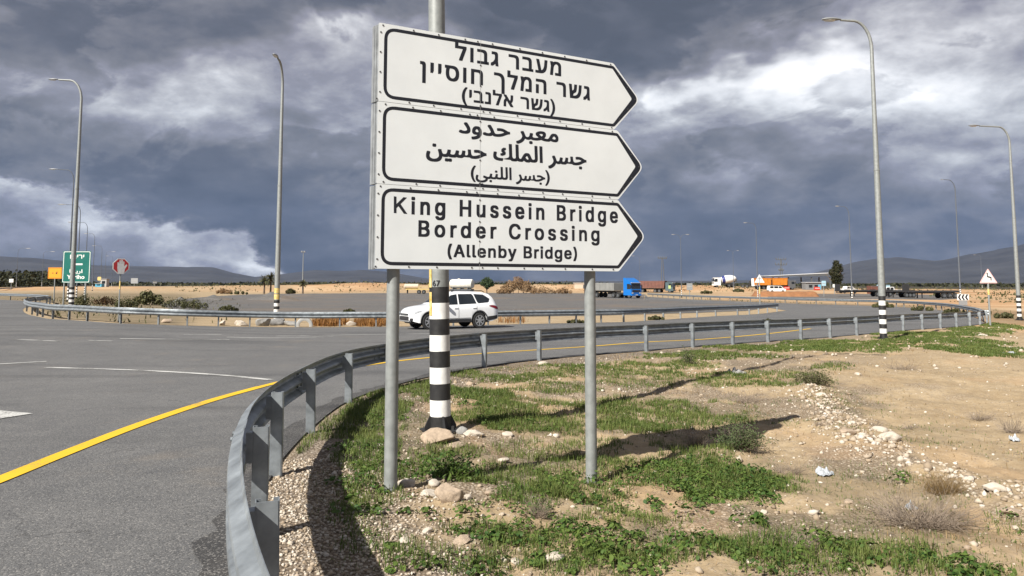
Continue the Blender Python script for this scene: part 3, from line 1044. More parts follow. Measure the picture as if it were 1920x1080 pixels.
def build_sign():
    lp, rp = at(745, 912), None
    s_l, s_r = sp(744, 505)[0], sp(1115, 507)[0]
    off = -0.085
    wl = sign_frame([(s_l, 0)], off)[0]; wr = sign_frame([(s_r, 0)], off)[0]
    L = Vector(((wl[0] + wr[0]) / 2, (wl[1] + wr[1]) / 2, 0)); L.z = float(gz(L.x, L.y))
    root = thing('direction_sign', 'large white three panel arrow sign to the border crossing on two grey steel posts', 'road sign', L)
    LL = np.array(L)
    for w_ in (wl, wr):
        zb = float(ground_z(w_[0], w_[1])[0])
        mb = MB()
        r_ = 0.055
        mb.lathe([(r_, zb - 0.4), (r_, zb + 0.5), (r_, S_O[2] + 1.9)], (w_[0] - L.x, w_[1] - L.y, -L.z), 24)
        mb.build('post', M['galv_pole'], root, 40)
    outl = [[(713.5, 40.8), (1147, 119.6), (1199.5, 188), (1154.5, 238.5), (710.7, 191.5)],
            [(710.5, 195.5), (1156.5, 243), (1206.5, 315.5), (1160, 368.5), (709, 345)],
            [(708.8, 349), (1158, 376), (1210.5, 441), (1161, 507), (700.5, 505.8)]]
    top = [0, 0, 0]
    lines = [
        [("\u05dc\u05d5\u05d1\u05d2 \u05e8\u05d1\u05e2\u05de", 854.1, 112.3 - 1, 1051, 142.3, 25.8, '\u05d1', 0.030, 1.22),
         ("\u05df\u05d9\u05d9\u05e1\u05d5\u05d7 \u05da\u05dc\u05de\u05d4 \u05e8\u05e9\u05d2", 788.5, 142.6, 1105, 187.7, 27.5, '\u05d1', 0.030, 1.22),
         ("(\u05d9\u05d1\u05e0\u05dc\u05d0 \u05e8\u05e9\u05d2)", 866.7, 188.5, 1040, 210.5, 21.5, '\u05d1', 0.028, 1.12)],
        [("\ufea9\ufeed\ufeaa\ufea3 \ufeae\ufe92\ufecc\ufee3", 861.4, 248.5, 1046, 266.5, 0, None, 0.030, 1.0),
         ("\ufee6\ufef4\ufeb4\ufea3 \ufeda\ufee0\ufee4\ufedf\ufe8d \ufeae\ufeb4\ufe9f", 800, 291, 1098.5, 310, 1, None, 0.032, 1.0),
         ("(\ufef2\ufe92\ufee8\ufee0\ufedf\ufe8d \ufeae\ufeb4\ufe9f)", 883.3, 333, 1030, 341.0, 2, None, 0.028, 1.0)],
        [("ing Hussein Bridge", 772.2, 401.0, 1157.5, 417.4, 30.5, 'H', 0.024, 1.3),
         ("Border Crossing", 785.5, 442.8, 1123, 452.2, 29, 'H', 0.024, 1.3),
         ("(Allenby Bridge)", 840, 481.2, 1081, 485.2, 22.5, 'H', 0.026, 1.12)],
    ]
    what = ['panel lettered in Hebrew', 'panel lettered in Arabic', 'panel lettered in English']
    seam_s = sp(900, 300)[0]
    for k in range(3):
        P = np.array([sp(*q) for q in outl[k]])
        P[0, 0] = P[4, 0] = 0.0
        if k < 2:
            P[0, 1] = P[0, 1]
        tlo = (P[3, 1] + P[4, 1]) / 2; thi = (P[0, 1] + P[1, 1]) / 2
        sh = (P[1, 0] + P[3, 0]) / 2
        g1 = (sp(710.6, 192.9)[1] + sp(1155, 241.0)[1]) / 2; g2 = (sp(709, 347.0)[1] + sp(1158, 372.5)[1]) / 2
        if k > 0: thi = (g1, g2)[k - 1] - 0.0015
        if k < 2: tlo = (g1, g2)[k] + 0.0015
        P = np.array([(0, thi), (sh, thi), (P[2, 0], (tlo + thi) / 2), (sh, tlo), (0, tlo)])
        O = round_poly(P, [0.012, 0.02, 0.07, 0.02, 0.012], 6)
        mb = MB()
        n = len(O)
        Fw = sign_frame(O, 0.0) - LL; Bw = sign_frame(O, -0.03) - LL
        mb.add(Fw, [tuple(range(n))], 0); mb.add(Bw, [tuple(range(n - 1, -1, -1))], 2)
        mb.add(np.concatenate([Fw, Bw]), [(i, n + i, n + (i + 1) % n, (i + 1) % n) for i in range(n)], 2)
        # rivets along the edge and the seam
        def rivet(s, t):
            a = np.linspace(0, 2 * math.pi, 9)[:-1]
            C2 = np.column_stack([s + 0.0075 * np.cos(a), t + 0.0075 * np.sin(a)])
            A = sign_frame(C2, 0.0035) - LL; B_ = sign_frame(C2 * 1.0, 0.0) - LL
            mb.add(np.concatenate([A, B_]), [tuple(range(8))] + [(i, 8 + i, 8 + (i + 1) % 8, (i + 1) % 8) for i in range(8)], 1)
        for s in np.linspace(0.05, sh - 0.05, 10):
            s += random.uniform(-0.03, 0.03)
            rivet(s, thi - 0.018); rivet(s + random.uniform(-0.06, 0.06), tlo + 0.018)
        for t in np.linspace(tlo + 0.08, thi - 0.08, 4):
            rivet(0.018, t); rivet(seam_s, t + random.uniform(-0.02, 0.02))
        rivet(seam_s - 0.03, thi - 0.018); rivet(seam_s + 0.03, tlo + 0.018)
        for f_ in (0.33, 0.66):
            for (a_, b_) in ((P[1], P[2]), (P[2], P[3])):
                q = a_ + (b_ - a_) * f_; rivet(q[0] - 0.045, q[1])
        rivet(P[2, 0] - 0.06, P[2, 1])
        for g in (0.25, 0.6):
            q = sign_frame([(seam_s - 0.0012, tlo), (seam_s + 0.0012, tlo), (seam_s + 0.0012, thi), (seam_s - 0.0012, thi)], 0.0014) - LL
        mb.add(q, [(0, 1, 2, 3)], 3)
        po = mb.build('sign_panel', [M['sign_white'], M['rivet'], M['galv'], M['seam']], root)
        po['label'] = what[k]
        # black border with the heavy arrow point
        m_ = 0.034
        tx = P[2, 0]
        h = thi - tlo
        O2 = round_poly([(m_ + 0.014, thi - m_ * 0.85), (sh + 0.002, thi - m_ * 0.85), (tx - 0.014, (tlo + thi) / 2), (sh + 0.002, tlo + m_ * 0.85), (m_ + 0.014, tlo + m_ * 0.85)], [0.11, 0.02, 0.075, 0.02, 0.11], 8)
        w_ = 0.029
        I2 = round_poly([(m_ + w_ + 0.014, thi - m_ * 0.85 - w_), (sh - 0.012, thi - m_ * 0.85 - w_), (tx - 0.100, (tlo + thi) / 2), (sh - 0.012, tlo + m_ * 0.85 + w_), (m_ + w_ + 0.014, tlo + m_ * 0.85 + w_)], [0.075, 0.012, 0.02, 0.012, 0.075], 8)
        n = len(O2)
        mb = MB()
        mb.add(np.concatenate([sign_frame(O2, 0.0007) - LL, sign_frame(I2, 0.0007) - LL]), [(i, (i + 1) % n, n + (i + 1) % n, n + i) for i in range(n)])
        mb.build('border', M['ink'], po, fix=False)
        mb = MB()
        for (txt, x0, y0, x1, y1, capx, ch, off_, spc) in lines[k]:
            fo = SANS if k == 2 else None
            V, Fs = text_mesh(txt, 0.0, spc, fo)
            p0, p1 = np.array(sp(x0, y0)), np.array(sp(x1, y1))
            wdt = V[:, 0].max() - V[:, 0].min()
            sx_ = (p1[0] - p0[0]) / wdt
            if ch:
                pc = np.array(sp(x0, y0 - capx))
                # letter height measured at the left end of the line
                sy_ = (pc[1] - p0[1]) / cap_height(ch, fo)
            else:
                sy_ = sx_ * (0.80, 0.90, 0.92)[int(capx)]
            s_ = p0[0] + (V[:, 0] - V[:, 0].min()) * sx_
            t_ = p0[1] + (s_ - p0[0]) * (p1[1] - p0[1]) / (p1[0] - p0[0]) + V[:, 1] * sy_
            # the strokes are thickened by laying the same letters side by side
            for j, (ox, oy) in enumerate(((-1, -1), (1, -1), (1, 1), (-1, 1), (0, 0), (-1, 0), (1, 0))):
                g_ = off_ * abs(sy_)
                mb.add(sign_frame(np.column_stack([s_ + ox * g_, t_ + oy * g_ * 0.7]), 0.0008 + 0.00004 * j) - LL, Fs)
        if k == 2:                     # the first capital, drawn by its corners
            q6 = lambda x, y: sp(680 + x / 3.4286, 290 + y / 3.4286)
            for poly in ([(200, 267), (217, 270), (217, 376), (200, 375)], [(216, 318), (262, 273), (285, 276), (216, 344)], [(226, 326), (240, 312), (287, 381), (264, 379)]):
                mb.add(sign_frame(np.array([q6(*q) for q in poly]), 0.0008 + 0.00005 * len(mb.f) % 0.0003) - LL, [(3, 2, 1, 0)])
        mb.build('lettering', M['ink'], po, fix=False)
    # hollow frame behind the panels: the side channel shows at the left
    H_ = sp(713.5, 41)[1]
    mb = MB()

    def bar(s0, s1, t0, t1, d0, d1):
        c = [(s0, t0), (s1, t0), (s1, t1), (s0, t1)]
        A = sign_frame(c, d0) - LL; B_ = sign_frame(c, d1) - LL
        mb.add(np.concatenate([A, B_]), [(0, 1, 2, 3), (7, 6, 5, 4), (0, 4, 5, 1), (1, 5, 6, 2), (2, 6, 7, 3), (3, 7, 4, 0)])
    for k, (a_, b_) in enumerate(((0.0, 0.70), (0.715, 1.405), (1.42, H_ - 0.02))):
        bar(-0.012, 0.012, a_, b_, -0.033, -0.06)
        bar(-0.02, 0.02, a_ + 0.0, b_ - 0.0, -0.062, -0.112)
        for t in (a_ + 0.12, b_ - 0.12):
            bar(0.022, sp(1160, 400)[0] - 0.05, t - 0.025, t + 0.025, -0.0302, -0.032)
    mb.build('back_frame', M['galv'], root)
    return root


M['seam'] = mat('seam', (0.42, 0.43, 0.43), 0.6)
build_sign()

# ================================================================ street lamps
def street_lamp(px, py, pytop, arm_dir, label, double=False, lean=0.0, bands=8, bh=0.172, z0=0.24, arm=None, base=None, sticker=None, head=1.0, group='street lamps along the roads'):
    p = base if base is not None else gat(px, py)
    H = z_at(p, pytop) - p.z
    root = thing('street_lamp', label, 'street lamp', p, arm_dir, group)
    root.rotation_euler = (0, lean, 0) if lean else (0, 0, arm_dir)
    rb = 0.0105 * H if p.y < 62 else 0.0072 * H
    A = arm if arm is not None else 0.125 * H
    n = 18
    mb = MB()
    prof = [(rb * 1.0, -0.3), (rb, 0.12)]
    mats = [1]
    z = z0
    prof.append((rb, z)); mats.append(1)
    for k in range(bands):
        z2 = z + bh
        prof.append((rb - 0.0006 * k, z2 - 0.0001)); mats.append(2 if k % 2 == 0 else 1)
        prof.append((rb - 0.0006 * k, z2)); mats.append(2 if k % 2 == 0 else 1)
        z = z2
    zt = H * 0.52
    prof.append((rb * 0.78, zt)); mats.append(0)
    prof.append((rb * 0.88, zt + 0.001)); mats.append(0)
    prof.append((rb * 0.88, zt + 0.05)); mats.append(0)
    prof.append((rb * 0.74, zt + 0.051)); mats.append(0)
    rt = rb * 0.50
    bend = 0.09 * H
    prof.append((rt, H - bend)); mats.append(0)
    mb.lathe(prof, (0, 0, 0), n, mats=mats)
    for s in ((1, -1) if double else (1,)):
        path = []; rr = []
        for k in range(9):
            a = math.pi / 2 * k / 8 * 0.93
            path.append((s * bend * 0.62 * (1 - math.cos(a)), 0, H - bend - 0.02 + bend * math.sin(a)))
            rr.append(rt * (1 - 0.03 * k))
        ex = path[-1]
        path.append((s * max(A, bend * 0.62 + 0.2), 0, ex[2] + 0.03 * A)); rr.append(rt * 0.66)
        mb.tube(path, rr, 12, 0)
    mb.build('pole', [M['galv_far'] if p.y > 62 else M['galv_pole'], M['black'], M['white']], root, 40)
    for s in ((1, -1) if double else (1,)):
        hx = s * max(A, bend * 0.62 + 0.2); hz = path[-1][2]
        hl = 0.72 * head
        mb = MB()
        prof = [(0.03, -0.06), (0.05, 0.0), (0.115, hl * 0.25), (0.14, hl * 0.5), (0.12, hl * 0.8), (0.05, hl)]
        mb.lathe(prof, (0, 0, 0), 14, axis='x')
        mb.v = [(hx + s * a, b, hz + 0.02 + (c * 0.62 if c > 0 else c * 0.3)) for a, b, c in mb.v]
        ho = mb.build('lamp_head', M['lampgrey'], root, 50)
        mb = MB()
        prof = [(0.02, hl * 0.28), (0.10, hl * 0.34), (0.115, hl * 0.55), (0.09, hl * 0.8), (0.02, hl * 0.92)]
        mb.lathe(prof, (0, 0, 0), 12, axis='x')
        mb.v = [(hx + s * a, b, hz - 0.005 + c * 0.45) for a, b, c in mb.v]
        mb.build('lens', M['lens'], ho, 50)
    mb = MB()
    mb.box((0, 0, 0.02), (rb * 3.1, rb * 3.1, 0.045), 0, 0.5, 0.01)
    for k in range(4):
        a = k * math.pi / 2 + 0.35
        ca, sa = math.cos(a), math.sin(a)
        w_ = 0.012
        q = [(rb * 0.95, 0.04), (rb * 1.55, 0.04), (rb * 1.55, 0.08), (rb * 1.06, 0.2), (rb * 0.95, 0.21)]
        V = [(r_ * ca - w_ * e_ * sa, r_ * sa + w_ * e_ * ca, h) for e_ in (-1, 1) for r_, h in q]
        mb.add(V, [(0, 1, 2, 3, 4), (9, 8, 7, 6, 5)] + [(i, (i + 1) % 5, 5 + (i + 1) % 5, 5 + i) for i in range(5)])
        mb.lathe([(0.022, 0.04), (0.022, 0.085)], (1.38 * rb * math.cos(a + 0.78), 1.38 * rb * math.sin(a + 0.78), 0), 6)
    mb.build('base_plate', M['black'], root)
    if sticker:
        z0, z1, a0, a1 = sticker
        mb = MB()
        na = 6
        V = []
        for zz in np.linspace(z0, z1, 12):
            for k in range(na + 1):
                a = a0 + (a1 - a0) * k / na
                V.append(((rb + 0.003) * math.cos(a), (rb + 0.003) * math.sin(a), zz))
        keep = [(r_, k) for r_ in range(11) for k in range(na)]
        mb.add(V, [(r_ * (na + 1) + k, r_ * (na + 1) + k + 1, (r_ + 1) * (na + 1) + k + 1, (r_ + 1) * (na + 1) + k) for r_, k in keep if not (r_ in (5,) and sticker)])
        mb.build('sticker', M['yellow'], root, fix=False)
    return root, rb, H


L0, rb0, H0 = street_lamp(826, 806, -900, -math.pi / 2, 'banded street lamp post right behind the big white sign, its top out of frame', lean=R(-1.0), bh=0.196, z0=0.2,
                          sticker=(1.42, 2.05, R(206), R(230)))
# number on the pole
V, Fs = text_mesh("67", 0.01)
mb = MB()
a0 = R(258)
pts = [((rb0 + 0.002) * math.cos(a0 + (x - 0.5) * 0.75), (rb0 + 0.002) * math.sin(a0 + (x - 0.5) * 0.75), 1.78 + y * 0.10) for x, y, _ in V]
mb.add(pts, Fs)
mb.build('number', M['ink'], L0, fix=False)
mb = MB(); mb.box((0, 0, -0.02), (0.55, 0.5, 0.1), 0, 0.2, 0.02)

PI = math.pi
street_lamp(518, 605, 119, -PI / 2, 'tall street lamp with yellow stickers and its head seen end-on, beside an old tyre', sticker=(1.32, 1.95, R(-75), R(75)), bands=6, arm=0.9)
street_lamp(1657, 637, 38, PI, 'tallest street lamp right of the sign, its banded foot on grassy dirt', arm=1.15)
street_lamp(1912, 601, 237, PI, 'street lamp at the right edge of the photo, beyond the bend warning sign', arm=1.95)
street_lamp(1801, 556, 337, PI, 'street lamp standing behind the black and white chevron board', arm=2.2, head=1.1)
street_lamp(1598, 566, 387, PI, 'street lamp behind the far bend of guardrail, just right of the dark tree', arm=1.3, head=1.0)
street_lamp(1421, 560, 418, PI, 'street lamp behind the white triangle sign seen from its back', arm=1.5, head=1.0)
street_lamp(1278, 558, 440, PI, 'double armed street lamp right of the brown tipper trailer', double=True, arm=1.0, head=1.0)
street_lamp(1376, 549, 470, PI, 'small distant double armed street lamp over the white cement mixer', double=True, arm=1.0, head=1.0)
street_lamp(1200, 546, 480, PI, 'faint distant street lamp right behind the blue truck cab', arm=1.5, head=1.5)
street_lamp(1842, 545, 478, PI, 'faint distant street lamp left of the bend warning sign', arm=1.5, head=1.5)
street_lamp(133, 582, 150, PI, 'big street lamp in front of the green town sign at left', arm=1.7)
street_lamp(127, 566, 318, PI, 'second street lamp of the left row, its arm ending just over the green town sign', arm=1.75, head=1.3)
street_lamp(143, 560, 384, PI, 'third street lamp of the left row, half hidden behind the nearest left pole', arm=1.9, head=1.5)
street_lamp(158, 555.5, 417, PI, 'fourth street lamp of the left row, rising over the right half of the green sign', arm=1.9, head=1.6)
street_lamp(173, 545.5, 438, PI, 'thin street lamp with a camera box, right of the green sign', arm=1.5, head=1.8)
street_lamp(188, 541.5, 461, PI, 'distant street lamp directly behind the white booth', arm=1.9, head=2.2)
street_lamp(196, 540.5, 472, 0, 'distant street lamp with its arm to the right, beside the white booth', arm=1.9, head=2.2)
street_lamp(209, 539.5, 480, PI, 'distant low street lamp just left of the red hand sign', arm=1.6, head=2.0)
street_lamp(30, 542, 466, 0, 'leftmost street lamp, in front of the dark grove', arm=2.2, head=2.4)
street_lamp(78, 541, 472, 0, 'street lamp before the dark grove, left of the orange sign', arm=2.2, head=2.4)

# floodlight pole on the asphalt lot
p = gat(567, 549)
H = z_at(p, 473) - p.z
t = thing('floodlight_pole', 'thin pale floodlight pole among palms at the back of the grey lot', 'floodlight', p)
MB().tube([(0, 0, -0.3), (0, 0, H)], [0.16, 0.09], 8).build('pole', M['galv_pole'], t)
MB().box((0, 0, H), (1.1, 0.3, 0.12)).box((-0.35, -0.2, H + 0.18), (0.45, 0.3, 0.4), 0, 0, 0.03).box((0.35, -0.2, H + 0.18), (0.45, 0.3, 0.4), 0, 0, 0.03).build('floodlight', M['lampgrey'], t)


def pylon(px, py, pytop, label, arms):
    p = gat(px, py); H = z_at(p, pytop) - p.z
    t = thing('utility_pole', label, 'power pylon', p)
    MB().tube([(-0.5, 0, -0.3), (-0.15, 0, H)], [0.16, 0.1], 6).tube([(0.5, 0, -0.3), (0.15, 0, H)], [0.16, 0.1], 6).build('pole', M['steel_dark'], t)
    for (f, w_) in arms:
        mb = MB().box((0, 0, H * f), (w_, 0.22, 0.22))
        c = mb.build('crossarm', M['steel_dark'], t)
        for k in range(5):
            MB().lathe([(0.05, 0), (0.17, 0.1), (0.17, 0.3), (0.08, 0.55)], (-w_ / 2 + w_ * k / 4, 0, H * f + 0.12), 8).build('insulator', M['steel_dark'], c)


pylon(1243, 547, 484, 'twin legged power pole with one cross arm behind the brown tipper trailer', [(0.985, 2.6)])
pylon(1466, 546, 486, 'power pylon with three dark cross arms behind the canopy', [(0.985, 3.2), (0.80, 3.6), (0.60, 1.6)])

# ================================================================ small road signs
def sign_post(t, h, r=0.038, x=0.0, y=0.05, m=None, name='post'):
    return MB().tube([(x, y, -0.35), (x, y, h)], r, 12).build(name, m or M['galv_pole'], t, 40)


def plate(t, name, poly, y0, y1, mts):
    mb = MB(); mb.prism(poly, y0, y1, 0)
    return mb.build(name, mts, t)


def flat(t, name, polys, y, mt, label=None):
    mb = MB()
    for poly in polys:
        mb.add([(a, y, b) for a, b in poly], [tuple(range(len(poly)))])
    o = mb.build(name, mt, t, fix=False)
    return o


def ring_faces(t, name, outer, inner, y, mt):
    n = len(outer)
    mb = MB()
    mb.add([(a, y, b) for a, b in outer] + [(a, y, b) for a, b in inner], [(i, (i + 1) % n, n + (i + 1) % n, n + i) for i in range(n)])
    return mb.build(name, mt, t, fix=False)


def put_text(t, name, txt, box, y, mt, off=0.02):
    V, Fs = text_mesh(txt, off)
    lo, hi = V.min(0), V.max(0)
    x0, z0, x1, z1 = box
    mb = MB()
    mb.add([(x0 + (v[0] - lo[0]) / (hi[0] - lo[0]) * (x1 - x0), y, z0 + (v[1] - lo[1]) / (hi[1] - lo[1]) * (z1 - z0)) for v in V], Fs)
    return mb.build(name, mt, t, fix=False)


def rect(x0, z0, x1, z1):
    return [(x0, z0), (x1, z0), (x1, z1), (x0, z1)]


def rrect(x0, z0, x1, z1, r):
    return [tuple(q) for q in round_poly(rect(x0, z0, x1, z1), [r] * 4, 6)]


def face_cam(p):
    return math.atan2(p.x, p.y) * -1.0


def local_px(p, px, py):
    """local x (right) and height of the picture spot at the distance of p, for a thing facing the camera"""
    return (px - (CX + F * p.x / (p.y * CP + (p.z - CAMZ) * SP))) / ppm(p), z_at(p, py) - p.z


# green town sign
p = at(140, 574); p = Vector((p.x, p.y + 3.0, 0)); p.z = float(gz(p.x, p.y))
t = thing('town_sign', 'large green town sign with white left arrow, behind the nearest left lamp', 'road sign', p)
x0, z1 = local_px(p, 113.5, 470.5); x1, z0 = local_px(p, 166, 530.5)
for px in (117.5, 158):
    sign_post(t, z1 - 0.2, 0.07, local_px(p, px, 540)[0], 0.08)
pl = plate(t, 'sign_panel', rrect(x0, z0, x1, z1, 0.12), 0, 0.03, M['green_s'])
W_ = x1 - x0
ring_faces(pl, 'border', rrect(x0 + 0.05, z0 + 0.05, x1 - 0.05, z1 - 0.05, 0.12), rrect(x0 + 0.10, z0 + 0.10, x1 - 0.10, z1 - 0.10, 0.09), -0.004, M['white'])


def tp(px, py):
    return local_px(p, px, py)


a, b = tp(127, 485), tp(153.5, 477.5)
put_text(pl, 'lettering', "\u05d5\u05d7\u05d9\u05e8\u05d9", (a[0], a[1], b[0], b[1]), -0.004, M['white'])
a, b = tp(127, 514), tp(151.5, 505)
put_text(pl, 'lettering', "\ufe8e\ufea4\ufef3\ufead\ufe8d", (a[0], a[1], b[0], b[1]), -0.004, M['white'])
a, b = tp(122.5, 523), tp(156, 515.5)
put_text(pl, 'lettering', "Yeriho", (a[0], a[1], b[0], b[1]), -0.004, M['white'], 0.03)
ar = [tp(*q) for q in ((129, 495.5), (135, 492), (135, 494), (151, 494), (151, 497), (135, 497), (135, 499))]
flat(pl, 'arrow', [ar], -0.004, M['white'])

# orange sign
p = at(99, 573); p = Vector((p.x, p.y + 4.0, 0)); p.z = float(gz(p.x, p.y))
t = thing('works_sign', 'small orange sign on a single post, left of the green town sign', 'road sign', p)
x0, z1 = local_px(p, 87, 501.5); x1, z0 = local_px(p, 113, 522.5)
sign_post(t, z1 - 0.1, 0.05, (x0 + x1) / 2, 0.05)
pl = plate(t, 'sign_panel', rrect(x0, z0, x1, z1, 0.06), 0, 0.02, M['orange_s'])
ring_faces(pl, 'border', rrect(x0 + 0.04, z0 + 0.04, x1 - 0.04, z1 - 0.04, 0.05), rrect(x0 + 0.07, z0 + 0.07, x1 - 0.07, z1 - 0.07, 0.04), -0.003, M['ink'])
cx, cz = (x0 + x1) / 2, (z0 + z1) / 2
flat(pl, 'symbol', [[(cx - .2, cz - .06), (cx - .12, cz), (cx - .2, cz + .06), (cx - .28, cz)], rect(cx + .05, cz - .05, cx + .19, cz + .02),
                    [(cx + .14, cz - .1), (cx + .2, cz - .1), (cx + .23, cz + .1), (cx + .17, cz + .16), (cx + .13, cz + .05)]], -0.003, M['ink'])

# red hand sign
p = at(219, 605); p = Vector((p.x * 1.012, p.y + 0.6, 0)); p.z = float(gz(p.x, p.y))
t = thing('stop_sign', 'red and white eight sided stop sign showing a raised white hand', 'road sign', p, R(44))
cx, zt = local_px(p, 224, 484.5); _, zb = local_px(p, 224, 513.5)
cz = (zt + zb) / 2; r_ = (zt - zb) / 2 * 1.06
oc = lambda k, cxx=0.0: [(cxx + k * math.cos(math.pi / 8 + i * math.pi / 4), cz + k * math.sin(math.pi / 8 + i * math.pi / 4)) for i in range(8)]
sign_post(t, zt - 0.05, 0.032, 0, 0.05)
MB().tube([(0, 0.05, zb - 0.75), (0, 0.05, zb - 0.35)], 0.036, 12).build('post_band', M['yellow'], t)
pl = plate(t, 'sign_panel', oc(r_), 0, 0.02, M['white'])
flat(pl, 'red_field', [oc(r_ * 0.9)], -0.003, M['red'])
hand = [(-.09, -.27), (.10, -.27), (.13, -.1), (.20, .03), (.17, .07), (.10, -.01), (.10, .16), (.065, .17), (.055, .06), (.045, .22), (.0, .23), (-.005, .07), (-.02, .21), (-.06, .20), (-.065, .05), (-.08, .14), (-.12, .13), (-.12, -.08)]
s_ = r_ / 0.285
flat(pl, 'hand_symbol', [[(a * s_, cz + b * s_) for a, b in hand]], -0.005, M['white'])


def tri(cx, zb, w_, h):
    return [tuple(q) for q in round_poly([(cx - w_ / 2, zb), (cx + w_ / 2, zb), (cx, zb + h)], [0.05, 0.05, 0.05], 5)]


# bend warning sign at right
p = gat(1857, 612)
t = thing('warning_sign', 'triangular warning sign with a double bend arrow and faded pink rim', 'road sign', p)
x0, zb = local_px(p, 1841, 531); x1, zt = local_px(p, 1875, 503.5)
cx = (x0 + x1) / 2; w_ = x1 - x0; h = zt - zb
sign_post(t, zb + 0.6, 0.05, cx, 0.05)
MB().tube([(cx, 0.05, zb - 0.62), (cx, 0.05, zb - 0.3)], 0.054, 12).build('post_band', M['yellow'], t)
pl = plate(t, 'sign_panel', tri(cx, zb, w_, h), 0, 0.02, M['pink'])
flat(pl, 'white_field', [tri(cx, zb + 0.07, w_ * 0.78, h * 0.80)], -0.003, M['white'])
k = w_ / 0.9
arrow = [(.10, .14), (.13, .14), (.14, .29), (-.03, .33), (-.025, .38), (-.07, .40), (-.06, .44), (-.15, .38), (-.06, .29), (-.065, .33), (-.08, .30), (.10, .26)]
arrow = [(.10, .13), (.15, .13), (.16, .31), (-.02, .36), (-.02, .46), (.0, .46), (-.045, .54), (-.10, .46), (-.07, .46), (-.07, .30), (.10, .25)]
flat(pl, 'bend_arrow', [[(cx + a * k, zb + b * k) for a, b in arrow]], -0.005, M['ink'])

# white triangle right of the sign (seen before the lorries)
p = gat(1425, 574)
t = thing('warning_sign', 'plain white triangle sign on a post before the orange truck', 'road sign', p)
x0, zb = local_px(p, 1416, 530); x1, zt = local_px(p, 1435, 514)
cx = (x0 + x1) / 2
sign_post(t, zb + 0.5, 0.06, cx, 0.05)
MB().tube([(cx, 0.05, zb - 1.3), (cx, 0.05, zb - 0.5)], 0.066, 10).build('post_band', M['yellow'], t)
pl = plate(t, 'sign_panel', tri(cx, zb, x1 - x0, zt - zb), 0, 0.03, M['white'])
flat(pl, 'bracket', [rect(cx - 0.22, zb + 0.45, cx + 0.22, zb + 0.52), rect(cx - .04, zb + .1, cx + .04, zb + .7)], -0.004, M['galv'])

# yield sign half hidden behind the lamp post
p = gat(822, 600)
t = thing('yield_sign', 'white downward pointing triangle sign almost hidden behind the near banded lamp post', 'road sign', p)
x0, zb = local_px(p, 808, 522); x1, zt = local_px(p, 799, 502)
sign_post(t, zb + 0.3, 0.03, 0.0, 0.05)
pl = plate(t, 'sign_panel', [(-0.45, zt), (0.45, zt), (0, zb - 0.12)], 0, 0.02, M['white'])
ring_faces(pl, 'border', [(-0.435, zt - .012), (0.435, zt - .012), (0, zb - .09)], [(-0.31, zt - .09), (0.31, zt - .09), (0, zb + .05)], -0.003, M['red'])

# chevron board
p = gat(1807, 573)
t = thing('chevron_board', 'black and white chevron board pointing left on the far bend', 'road sign', p)
x0, zt = local_px(p, 1795.5, 551.5); x1, zb = local_px(p, 1817.5, 563)
for q in (0.25, 0.75):
    sign_post(t, zb + 0.2, 0.04, x0 + (x1 - x0) * q, 0.06)
pl = plate(t, 'sign_panel', rect(x0, zb, x1, zt), 0, 0.025, M['white'])
w_ = (x1 - x0); h = zt - zb
ch = []
for k in range(3):
    a = x0 + w_ * (0.06 + 0.30 * k)
    ch.append([(a, zb + h / 2), (a + w_ * .14, zt - .03), (a + w_ * .30, zt - .03), (a + w_ * .16, zb + h / 2), (a + w_ * .30, zb + .03), (a + w_ * .14, zb + .03)])
flat(pl, 'chevrons', ch, -0.004, M['ink'])
plate(t, 'lower_board', rect(x0 + w_ * 0.12, zb - 0.6, x1 - w_ * 0.15, zb - 0.02), 0.0, 0.03, M['galv'])

M['board_pale'] = mat('board_pale', (0.32, 0.48, 0.56), 0.5)
# blue board, grey boards, white board
for (px, py, l, r0, tp_, bt, mt, label) in (
        (1546, 556, 1541.5, 1549.5, 526.5, 536, 'board_pale', 'pale blue information board beside the dark tree'),
        (1293, 560, 1288, 1299, 531, 544, 'galv', 'grey back of a road sign right of the brown tipper trailer'),
        (252, 542, 245, 258, 521.5, 531.5, 'galv', 'grey double panel sign back far behind the red hand sign'),
        (20, 545, 16, 24, 523, 529.5, 'white', 'small white sign by the road at the far left edge'),
        (1565, 552, 1562, 1569, 533, 539, 'white', 'small white board under the dark tree'),
        (290, 541, 286, 294, 527, 532, 'steel_dark', 'small dark board far out on the sandy plain')):
    p = gat(px, py)
    t = thing('board_sign', label, 'board', p)
    x0, zt = local_px(p, l, tp_); x1, zb = local_px(p, r0, bt)
    sign_post(t, zb + 0.3, 0.07, (x0 + x1) / 2, 0.1)
    plate(t, 'panel', rrect(x0, zb, x1, zt, 0.06), 0, 0.06, M[mt])
    plate(t, 'frame', rect(x0 + 0.1, (zb + zt) / 2 - 0.06, x1 - 0.1, (zb + zt) / 2 + 0.06), -0.02, -0.002, M['wall_grey'])

